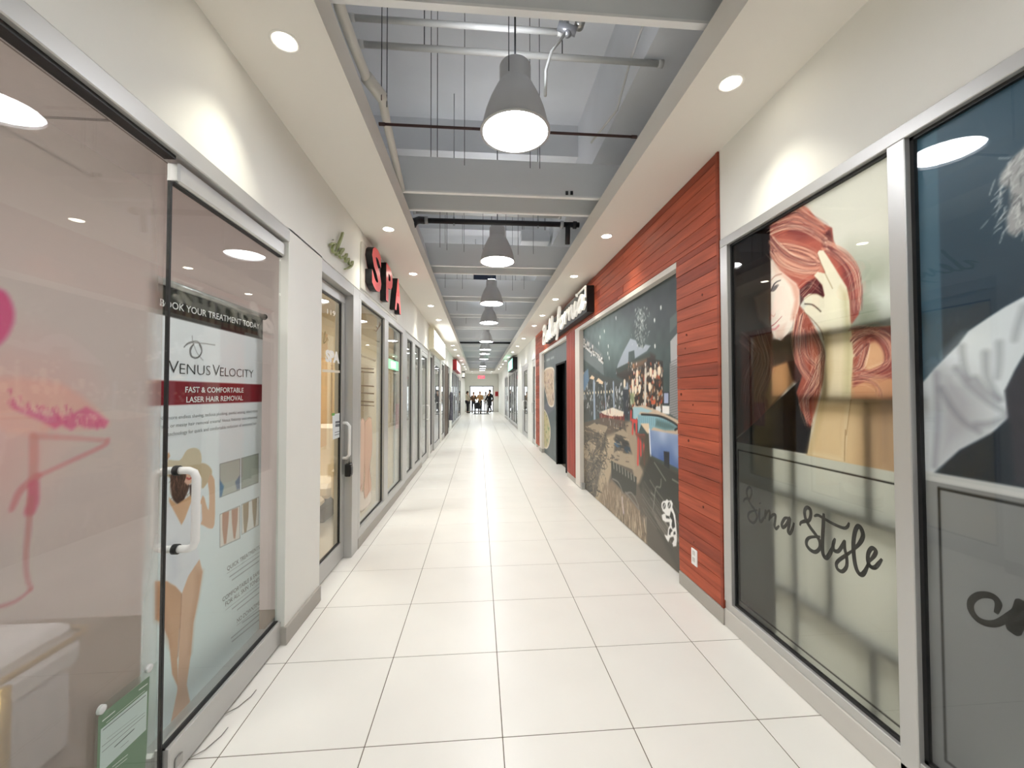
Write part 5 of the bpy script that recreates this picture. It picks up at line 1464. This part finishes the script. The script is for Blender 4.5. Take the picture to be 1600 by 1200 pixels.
for (a_, b_, wd) in (((524, 660), (531, 659), .02), ((524, 665), (532, 664), .025), ((523, 676), (533, 673), .006), ((523, 680), (533, 677), .006)):
    P2 = [(lambda q: (q.y, q.z))(un(u, v, 'x', GX + .001)) for u, v in (a_, b_)]
    MB().ribbon(P2, wd, lambda a, b: (GX + .001, a, b), sub=2, taper=False).build('print_line', GL, pn)
P3 = [un(u, v, 'x', GX + .001) for u, v in ((518.5, 646), (523, 645), (523, 649), (518.5, 650))]
MB().add([(GX + .001, p.y, p.z) for p in P3], [(0, 1, 2, 3)]).build('tape', mat('green_tape', (110, 170, 90), .5), pn)
lk = thing('lock_box', (XL, 3.95, 0.85), 'black key lock box hanging from the spa door handle', 'lock')
box('body', mat('lock_black', (20, 20, 22), .45), lk, -1.250, -1.195, 3.915, 3.985, 0.78, 0.90, .008)
MB().tube([(-1.222, 3.93, .90), (-1.222, 3.93, .94), (-1.222, 3.955, .965), (-1.222, 3.97, .94), (-1.222, 3.97, .90)], .006, 8).build('shackle', ALUD, lk, smooth=True)
box('dial_cover', mat('lock_grey', (60, 60, 62), .4), lk, -1.196, -1.190, 3.925, 3.975, 0.80, 0.87, .003)

# window decals of the spa
PX2 = XL - .002 - .035 + .006
wd_ = thing('window_decal', (PX2, 4.8, 1.0), 'foot massage price list with pink feet picture on the spa window', 'decal')
BRN = mat('brown_vinyl', (120, 100, 72), .5)
glass_text('Foot massage', BRN, wd_, PX2, Wd([(424, 728)])[0], Wd([(556, 772)])[0], 4.5)
for y0_ in (830, 862, 985, 1050, 1125, 1160):
    P2 = [(lambda q: (q.y, q.z))(un(u, v, 'x', PX2)) for u, v in Wd([(415, y0_), (540, y0_ + 8)])]
    MB().ribbon(P2, .014, lambda a, b: (PX2, a, b), sub=2, taper=False).build('price_line', BRN, wd_)
c = Canvas(PX2, 4.30, 5.02, 0.30, 1.42, .012)
c.fill((236, 206, 188))
Wf = zoom(480, 560, 3.333)
Ma = np.zeros_like(c.Y)
for P_, col in (([(272, 330), (298, 320), (302, 480), (296, 600), (288, 690), (270, 720), (262, 700), (270, 600), (268, 450)], (236, 204, 184)), ([(300, 330), (334, 312), (338, 470), (326, 570), (334, 640), (332, 700), (310, 740), (296, 700), (300, 600), (298, 470)], (228, 190, 168)), ([(262, 700), (292, 690), (300, 730), (332, 690), (330, 750), (286, 796), (264, 782)], (244, 236, 226))):
    Mp = c.mask(c.px(Wf(P_)), .015, 3); c.paint(Mp, col); Ma = np.maximum(Ma, Mp)
for P_ in ([(300, 340), (299, 480), (296, 640)], [(326, 560), (318, 620), (322, 680)], [(272, 690), (284, 660)], [(310, 720), (322, 690)]):
    c.stroke(Wf(P_), .02, (196, 146, 124), .7, soft=.012)
c.alpha = np.clip(Ma * .72, 0, 1)
c.build('feet_picture', printed('decal_print', .5, .2, see=True), wd_, 1)
# leaf sprig at the top corner of the pane
for pts in ([(560, 500), (580, 470), (590, 440)], [(575, 480), (555, 455)], [(582, 465), (600, 440)], [(590, 445), (585, 415)], [(560, 500), (545, 490)], [(588, 450), (606, 425)]):
    P2 = [(lambda q: (q.y, q.z))(un(u, v, 'x', PX2)) for u, v in Wd(pts)]
    MB().ribbon(P2, .02, lambda a, b: (PX2, a, b), sub=4).build('leaf_stroke', BRN, wd_)
pk = thing('window_decal', (PX2, 6.1, 1.2), 'small pink poster stuck inside the third spa pane', 'decal')
box('poster', mat('pink_poster', (232, 190, 190), .5), pk, PX2 - .014, PX2 - .013, 6.22, 6.48, 1.02, 1.40)
# furniture of the massage room
cb = thing('wooden_wardrobe', (-2.3, 6.6, 0), 'light brown wooden wardrobe at the end of the massage room', 'wardrobe')
WD = mat('oak_veneer', (190, 156, 110), .5, noise=(4, .12), stretch=(8, 8, .8))
box('body', WD, cb, -2.75, -1.95, 6.35, 6.715, 0.02, 2.1, .004)
for k in range(3):
    dd = box('door', mat('oak_veneer_pale', (206, 176, 130), .5, noise=(4, .1), stretch=(8, 8, .8)), cb, -2.74 + k * .265, -2.49 + k * .265, 6.335, 6.35, .06, 2.06, .004)
    box('handle', ALUD, dd, -2.52 + k * .265, -2.51 + k * .265, 6.325, 6.335, .95, 1.1)
tb = thing('massage_chair', (-2.0, 5.3, 0), 'cream padded massage chair behind the spa window', 'chair')
CRM = mat('cream_leather', (226, 210, 184), .45)
box('seat', CRM, tb, -2.35, -1.75, 5.0, 5.6, .30, .48, .05); box('backrest', CRM, tb, -2.35, -1.75, 5.55, 5.75, .40, 1.15, .05)
box('footrest', CRM, tb, -2.3, -1.8, 4.6, 4.98, .25, .36, .04)
for s_ in (-2.42, -1.76): box('armrest', CRM, tb, s_, s_ + .08, 5.0, 5.6, .30, .66, .03)
box('base', mat('chair_base', (90, 80, 70), .5), tb, -2.25, -1.85, 5.1, 5.55, 0, .30, .02)
# treatment bed seen through the flamingo film
bd = thing('treatment_bed', (-2.2, 1.3, 0), 'white treatment bed with a rolled edge behind the flamingo film', 'bed')
WV = mat('white_vinyl_pad', (238, 236, 242), .4)
box('pad', WV, bd, -2.6, -1.76, 0.40, 2.02, .34, .50, .05); box('head_pad', WV, bd, -2.58, -1.80, 1.55, 2.0, .47, .55, .03)
box('base', mat('bed_sheet', (232, 230, 238), .7), bd, -2.55, -1.79, 0.45, 1.98, 0.01, .34, .02)
MB().tube([(-1.755, .42, .495), (-1.755, 1.98, .495), (-1.78, 2.025, .495), (-2.58, 2.03, .495)], .012, 8).build('gold_piping', mat('brass', (190, 160, 96), .3, metal=.7), bd, smooth=True)
st = thing('floor_stand', (-1.75, 1.65, 0), 'pale brass floor stand beside the notice behind the film', 'stand')
MB().tube([(-1.62, 1.55, 0), (-1.62, 1.55, .55)], .018, 10).build('pole', mat('brass', (190, 160, 96)), st, smooth=True)
MB().lathe([(0.12, 0), (0.12, .012), (.02, .02)], (-1.62, 1.55, 0), 24, cap0=True, cap1=True).build('base', mat('brass', (190, 160, 96)), st, smooth=True)
# ------------------------------------------------------------------ signs and goods further down
lb = thing('lightbox_sign', (-1.15, 11.4, 2.62), 'glowing white lightbox sign over the lilac shop', 'sign')
box('case', mat('cream_case', (226, 220, 196), .5), lb, XL, -1.085, 9.80, 13.1, 2.62, 3.13, .006)
box('lit_face', glow('lightbox_face', (255, 255, 250), 4.0), lb, -1.086, -1.080, 9.95, 13.06, 2.66, 3.09)
lc = thing('lilac_curtain', (-1.36, 10.8, .1), 'pale lilac curtain hanging inside the shop window under the lightbox sign', 'curtain')
cur = MB()
n_ = 40
cv = [(-1.37 + .02 * math.sin(k * 1.3), 10.25 + k * .024, z_) for k in range(n_) for z_ in (.1, 2.4)]
cur.add(cv, [(2 * k, 2 * k + 2, 2 * k + 3, 2 * k + 1) for k in range(n_ - 1)])
cur.build('cloth', mat('lilac_cloth', (196, 192, 226), .7), lc, smooth=True)
MB().tube([(-1.37, 10.2, 2.41), (-1.37, 11.2, 2.41)], .012, 8).build('rail', ALU, lc, smooth=True)
pp = thing('carved_panel', (-1.25, 15.8, 0), 'dark brown carved wooden panel wall at the clothes shop entrance', 'panel')
box('panel', mat('carved_brown', (92, 76, 64), .6, noise=(9, .5), bump=(18, 1.0)), pp, -1.37, XL - .01, 14.55, 16.0, 0, 2.58, .01)
box('frame_strip', mat('dark_brown', (58, 46, 40), .5), pp, -1.38, XL, 14.45, 14.55, 0, 2.60, .005)
box('frame_strip', mat('dark_brown', (58, 46, 40), .5), pp, -1.38, XL, 16.0, 16.1, 0, 2.60, .005)
d_ = door(9, -1, XL - 0.03, 16.1, 17.05, stile=.08, hinge_post=(.02, .02), handle=16.9)
gm_ = thing('hanging_garment', (-1.12, 16.4, .5), 'grey patterned dress hanging beside the carved panel', 'garment')
MB().lathe([(.02, 1.62), (.05, 1.56), (.075, 1.45), (.055, 1.2), (.06, .95), (.08, .6), (.085, .5)], (-1.115, 16.3, 0), 20, cap0=True).build('dress', mat('patterned_cloth', (96, 96, 106), .8, noise=(30, .7)), gm_, smooth=True)
MB().tube([(-1.115, 16.3, 1.60), (-1.115, 16.3, 1.75), (-1.16, 16.3, 1.8), (XL, 16.3, 1.8)], .006, 8).build('hook', ALUD, gm_, smooth=True)
rsg = thing('box_sign', (-1.1, 20, 2.6), 'red box sign with a pale front over the blue glass shop', 'sign')
box('case', mat('sign_red', (170, 30, 38), .45), rsg, XL, -1.03, 18.7, 22.6, 2.63, 3.12, .006)
box('face', mat('sign_pink', (250, 214, 214), .4, emit=((255, 210, 210), .8)), rsg, -1.031, -1.024, 18.9, 22.5, 2.67, 3.08)
bsg = thing('blade_sign', (-1.1, 28.2, 2.6), 'small black blade sign sticking out near the far left end', 'sign')
box('plate', BLACK, bsg, XL, -.98, 28.2, 28.32, 2.62, 3.08, .004)
box('face', INKW, bsg, XL + .02, -1.0, 28.19, 28.199, 2.70, 3.0)
gs = thing('box_sign', (1.58, 18.5, 2.6), 'black box sign with a lit green face on the right wall', 'sign')
box('case', BLACK, gs, 1.45, XR, 17.5, 20.3, 2.60, 3.14, .006)
box('lit_face', mat('green_lit', (120, 220, 170), .4, emit=((150, 255, 205), 1.6)), gs, 1.443, 1.450, 17.7, 20.2, 2.65, 3.09)
box('pictogram', mat('white_lit', (250, 255, 252), .4, emit=((255, 255, 255), 2.0)), gs, 1.438, 1.443, 18.5, 19.5, 2.72, 3.02, .001)
ex = thing('exit_sign', (.17, 33.0, 2.8), 'red lit EXIT sign hanging before the far doors', 'sign')
box('case', mat('exit_case', (240, 236, 236), .4), ex, -.12, .46, 33.0, 33.06, 2.74, 3.02, .005)
box('lit_face', glow('exit_glow', (255, 90, 110), 1.6), ex, -.10, .44, 32.99, 33.0, 2.76, 3.0)
me = text_mesh('EXIT', .02)
for v in me.vertices: v.co = (v.co.x * .2, 0, v.co.y * .24)
me.materials.clear(); me.materials.append(INKW)
put('lettering', me, ex, (-.05, 32.985, 2.80))
for x_ in (.0, .34): MB().tube([(x_, 33.03, 3.02), (x_, 33.03, ZS)], .006, 6).build('hanger', ALUD, ex)
fh = thing('fire_cabinet', (1.45, YE - .1, 1.4), 'small red fire alarm cabinet on the end wall right of the doors', 'cabinet')
box('body', mat('fire_red', (206, 30, 40), .4), fh, 1.36, 1.60, YE - .12, YE, 1.32, 1.70, .01)
box('door', mat('fire_red_dark', (150, 22, 30), .4), fh, 1.385, 1.575, YE - .127, YE - .12, 1.345, 1.675, .004)
fm = thing('door_mat', (.2, 31.5, 0), 'dark grey doormat on the floor before the far doors', 'mat')
box('pile', mat('mat_grey', (84, 84, 88), .9), fm, -.45, .75, 30.5, 31.7, 0.001, .012, .003)
box('edge_strip', BLACK, fm, -.48, .78, 30.46, 30.5, .001, .010)

# ------------------------------------------------------------------ people at the far end
def skin_mesh(name, m, joints, bones, parent, sub=2):
    """joints: {key: (pos, radius)}; grown with a Skin modifier into one continuous surface"""
    bm = bmesh.new()
    lay = bm.verts.layers.skin.verify()
    vs = {}
    for i, (k, (p_, r_)) in enumerate(joints.items()):
        v = bm.verts.new(p_)
        v[lay].radius = (r_, r_) if not isinstance(r_, tuple) else r_
        v[lay].use_root = (i == 0)
        vs[k] = v
    for a_, b_ in bones: bm.edges.new((vs[a_], vs[b_]))
    me_ = bpy.data.meshes.new(name); bm.to_mesh(me_); bm.free()
    ob = bpy.data.objects.new(name, me_); COL.objects.link(ob)
    ob.modifiers.new('s', 'SKIN'); sd = ob.modifiers.new('d', 'SUBSURF'); sd.levels = sub; sd.render_levels = sub
    bpy.context.view_layer.update()
    fin = bpy.data.meshes.new_from_object(ob.evaluated_get(bpy.context.evaluated_depsgraph_get()))
    bpy.data.objects.remove(ob)
    fin.materials.clear(); fin.materials.append(m)
    for p_ in fin.polygons: p_.use_smooth = True
    return link(bpy.data.objects.new(name, fin), parent)
SKINM = mat('skin_tone', (206, 160, 132), .55)
def person(x, y, face, label, coat, legs, hair, stride=0.0, h=1.72, long_coat=False, arms=((.10, .15), (-.05, .15)), coat_len=.80):
    """face: heading in radians (0 looks towards -y, the viewer)"""
    t = thing('person', (x, y, 0), label, 'person', 'people at the far doors')
    k = h / 1.72
    ca, sa = math.cos(face), math.sin(face)
    def P(sx, fy, z_):            # sideways, forward, up
        return (x + (sx * ca + fy * sa) * k, y + (sx * sa - fy * ca) * k, z_ * k)
    body = {'pelvis': (P(0, 0, .95), .13 * k), 'chest': (P(0, .01, 1.28), .145 * k), 'neck': (P(0, .0, 1.47), .055 * k), 'head0': (P(0, .02, 1.56), .075 * k), 'head1': (P(0, .02, 1.66), .082 * k)}
    bones = [('pelvis', 'chest'), ('chest', 'neck'), ('neck', 'head0'), ('head0', 'head1')]
    for s_, n in ((1, 'r'), (-1, 'l')):
        f = stride * s_
        body.update({'hip' + n: (P(.09 * s_, 0, .90), .085 * k), 'knee' + n: (P(.10 * s_, f * .55 + .03, .49), .058 * k), 'ank' + n: (P(.10 * s_, f, .09 + (.06 if f < -.05 else 0)), .040 * k), 'toe' + n: (P(.11 * s_, f + .15, .04), .035 * k)})
        a_ = arms[0] if s_ > 0 else arms[1]
        body.update({'sh' + n: (P(.17 * s_, 0, 1.40), .060 * k), 'el' + n: (P(.23 * s_, a_[0] * .5 - .02, 1.13), .045 * k), 'wr' + n: (P(.22 * s_, a_[0] + .08, .90 + a_[1]), .032 * k), 'hd' + n: (P(.21 * s_, a_[0] + .15, .86 + a_[1]), .035 * k)})
        bones += [('pelvis', 'hip' + n), ('hip' + n, 'knee' + n), ('knee' + n, 'ank' + n), ('ank' + n, 'toe' + n), ('chest', 'sh' + n), ('sh' + n, 'el' + n), ('el' + n, 'wr' + n), ('wr' + n, 'hd' + n)]
    b = skin_mesh('body', SKINM, body, bones, t)
    MB().ball(P(0, .115, 1.60), .012 * k, .018 * k, .018 * k, 8, 6).build('nose', SKINM, b, smooth=True)
    tr = {q: (body[q][0], (body[q][1] + .018 * k)) for q in ('pelvis', 'hipr', 'hipl', 'kneer', 'kneel', 'ankr', 'ankl')}
    skin_mesh('trousers', legs, tr, [('pelvis', 'hipr'), ('hipr', 'kneer'), ('kneer', 'ankr'), ('pelvis', 'hipl'), ('hipl', 'kneel'), ('kneel', 'ankl')], t)
    for n in 'rl':
        a_, c_ = Vector(body['ank' + n][0]), Vector(body['toe' + n][0])
        MB().tube([a_ - (c_ - a_) * .25 + Vector((0, 0, -.04)), (a_ + c_) / 2 + Vector((0, 0, -.02)), c_ + (c_ - a_) * .15], [.045 * k, .052 * k, .035 * k], 10).build('shoe', BLACK, t, smooth=True)
    ct = {q: (body[q][0], body[q][1] + .024 * k) for q in ('chest', 'pelvis', 'shr', 'shl', 'elr', 'ell', 'wrr', 'wrl')}
    cb_ = [('chest', 'pelvis'), ('chest', 'shr'), ('chest', 'shl'), ('shr', 'elr'), ('shl', 'ell'), ('elr', 'wrr'), ('ell', 'wrl')]
    ct['hem'] = (P(0, 0, coat_len), (.17 if long_coat else .14) * k); cb_.append(('pelvis', 'hem'))
    if long_coat:
        ct['hem2'] = (P(0, -.02, coat_len - .25), .19 * k); cb_.append(('hem', 'hem2'))
    skin_mesh('coat', coat, ct, cb_, t)
    hb = MB().ball(P(0, -.015, 1.665), .098 * k, .104 * k, .092 * k, 14, 8)
    hb.ball(P(0, -.05, 1.58), .08 * k, .06 * k, .09 * k, 12, 8)
    hb.build('hair', hair, t, smooth=True)
    return t
DK, BR, TAN = mat('coat_black', (30, 31, 38), .8), mat('coat_brown', (110, 86, 66), .8), mat('coat_tan', (166, 130, 88), .8)
person(-0.92, 32.6, 1.2, 'person in a pale shirt and black trousers standing by the left wall', mat('shirt_pale', (210, 202, 180), .8), DK, mat('hair_dark', (40, 32, 28), .7), arms=((.16, .22), (.02, .1)))
person(-0.44, 32.4, 0.2, 'person in a brown jacket walking beside the stroller', BR, mat('jeans_dark', (52, 56, 70), .8), mat('hair_brown', (122, 96, 74), .7), stride=.12, h=1.66, arms=((.14, .2), (.1, .15)))
person(0.06, 32.1, -0.1, 'person in a tan coat pushing the black stroller', TAN, DK, mat('hair_sand', (150, 122, 96), .7), stride=.14, h=1.70, long_coat=True, arms=((.24, .2), (.24, .2)), coat_len=.72)
person(0.55, 33.9, 2.8, 'person in light clothes standing at the far glass doors', mat('coat_light', (222, 222, 224), .8), mat('trousers_light', (200, 200, 204), .8), mat('hair_grey', (150, 140, 136), .7), h=1.68)
person(0.84, 32.75, -0.9, 'person in a long black coat striding near the right of the doors', DK, DK, mat('hair_black', (26, 24, 24), .7), stride=.24, h=1.84, long_coat=True, arms=((-.2, .0), (.2, .02)), coat_len=.72)
sr = thing('stroller', (-.12, 31.05, 0), 'black baby stroller pushed over the doormat', 'stroller')
box('seat', DK, sr, -.36, .10, 30.95, 31.3, .38, .62, .05)
MB().lathe([(.24, .0), (.23, .12), (.16, .22), (.03, .27)], (-.13, 31.2, .62), 20, cap1=True).build('canopy', DK, sr, smooth=True)
MB().tube([(-.34, 31.0, .2), (-.34, 31.35, .95), (.08, 31.35, .95), (.08, 31.0, .2)], .015, 8).build('frame', BLACK, sr, smooth=True)
for x_ in (-.34, .08):
    for y_ in (30.9, 31.4):
        MB().tube([(x_ - .025, y_, .119), (x_ + .025, y_, .119)], .105, 18).build('wheel', BLACK, sr, smooth=True)
        MB().tube([(x_, y_, .11), (x_, 31.15, .42)], .012, 8).build('strut', ALUD, sr)
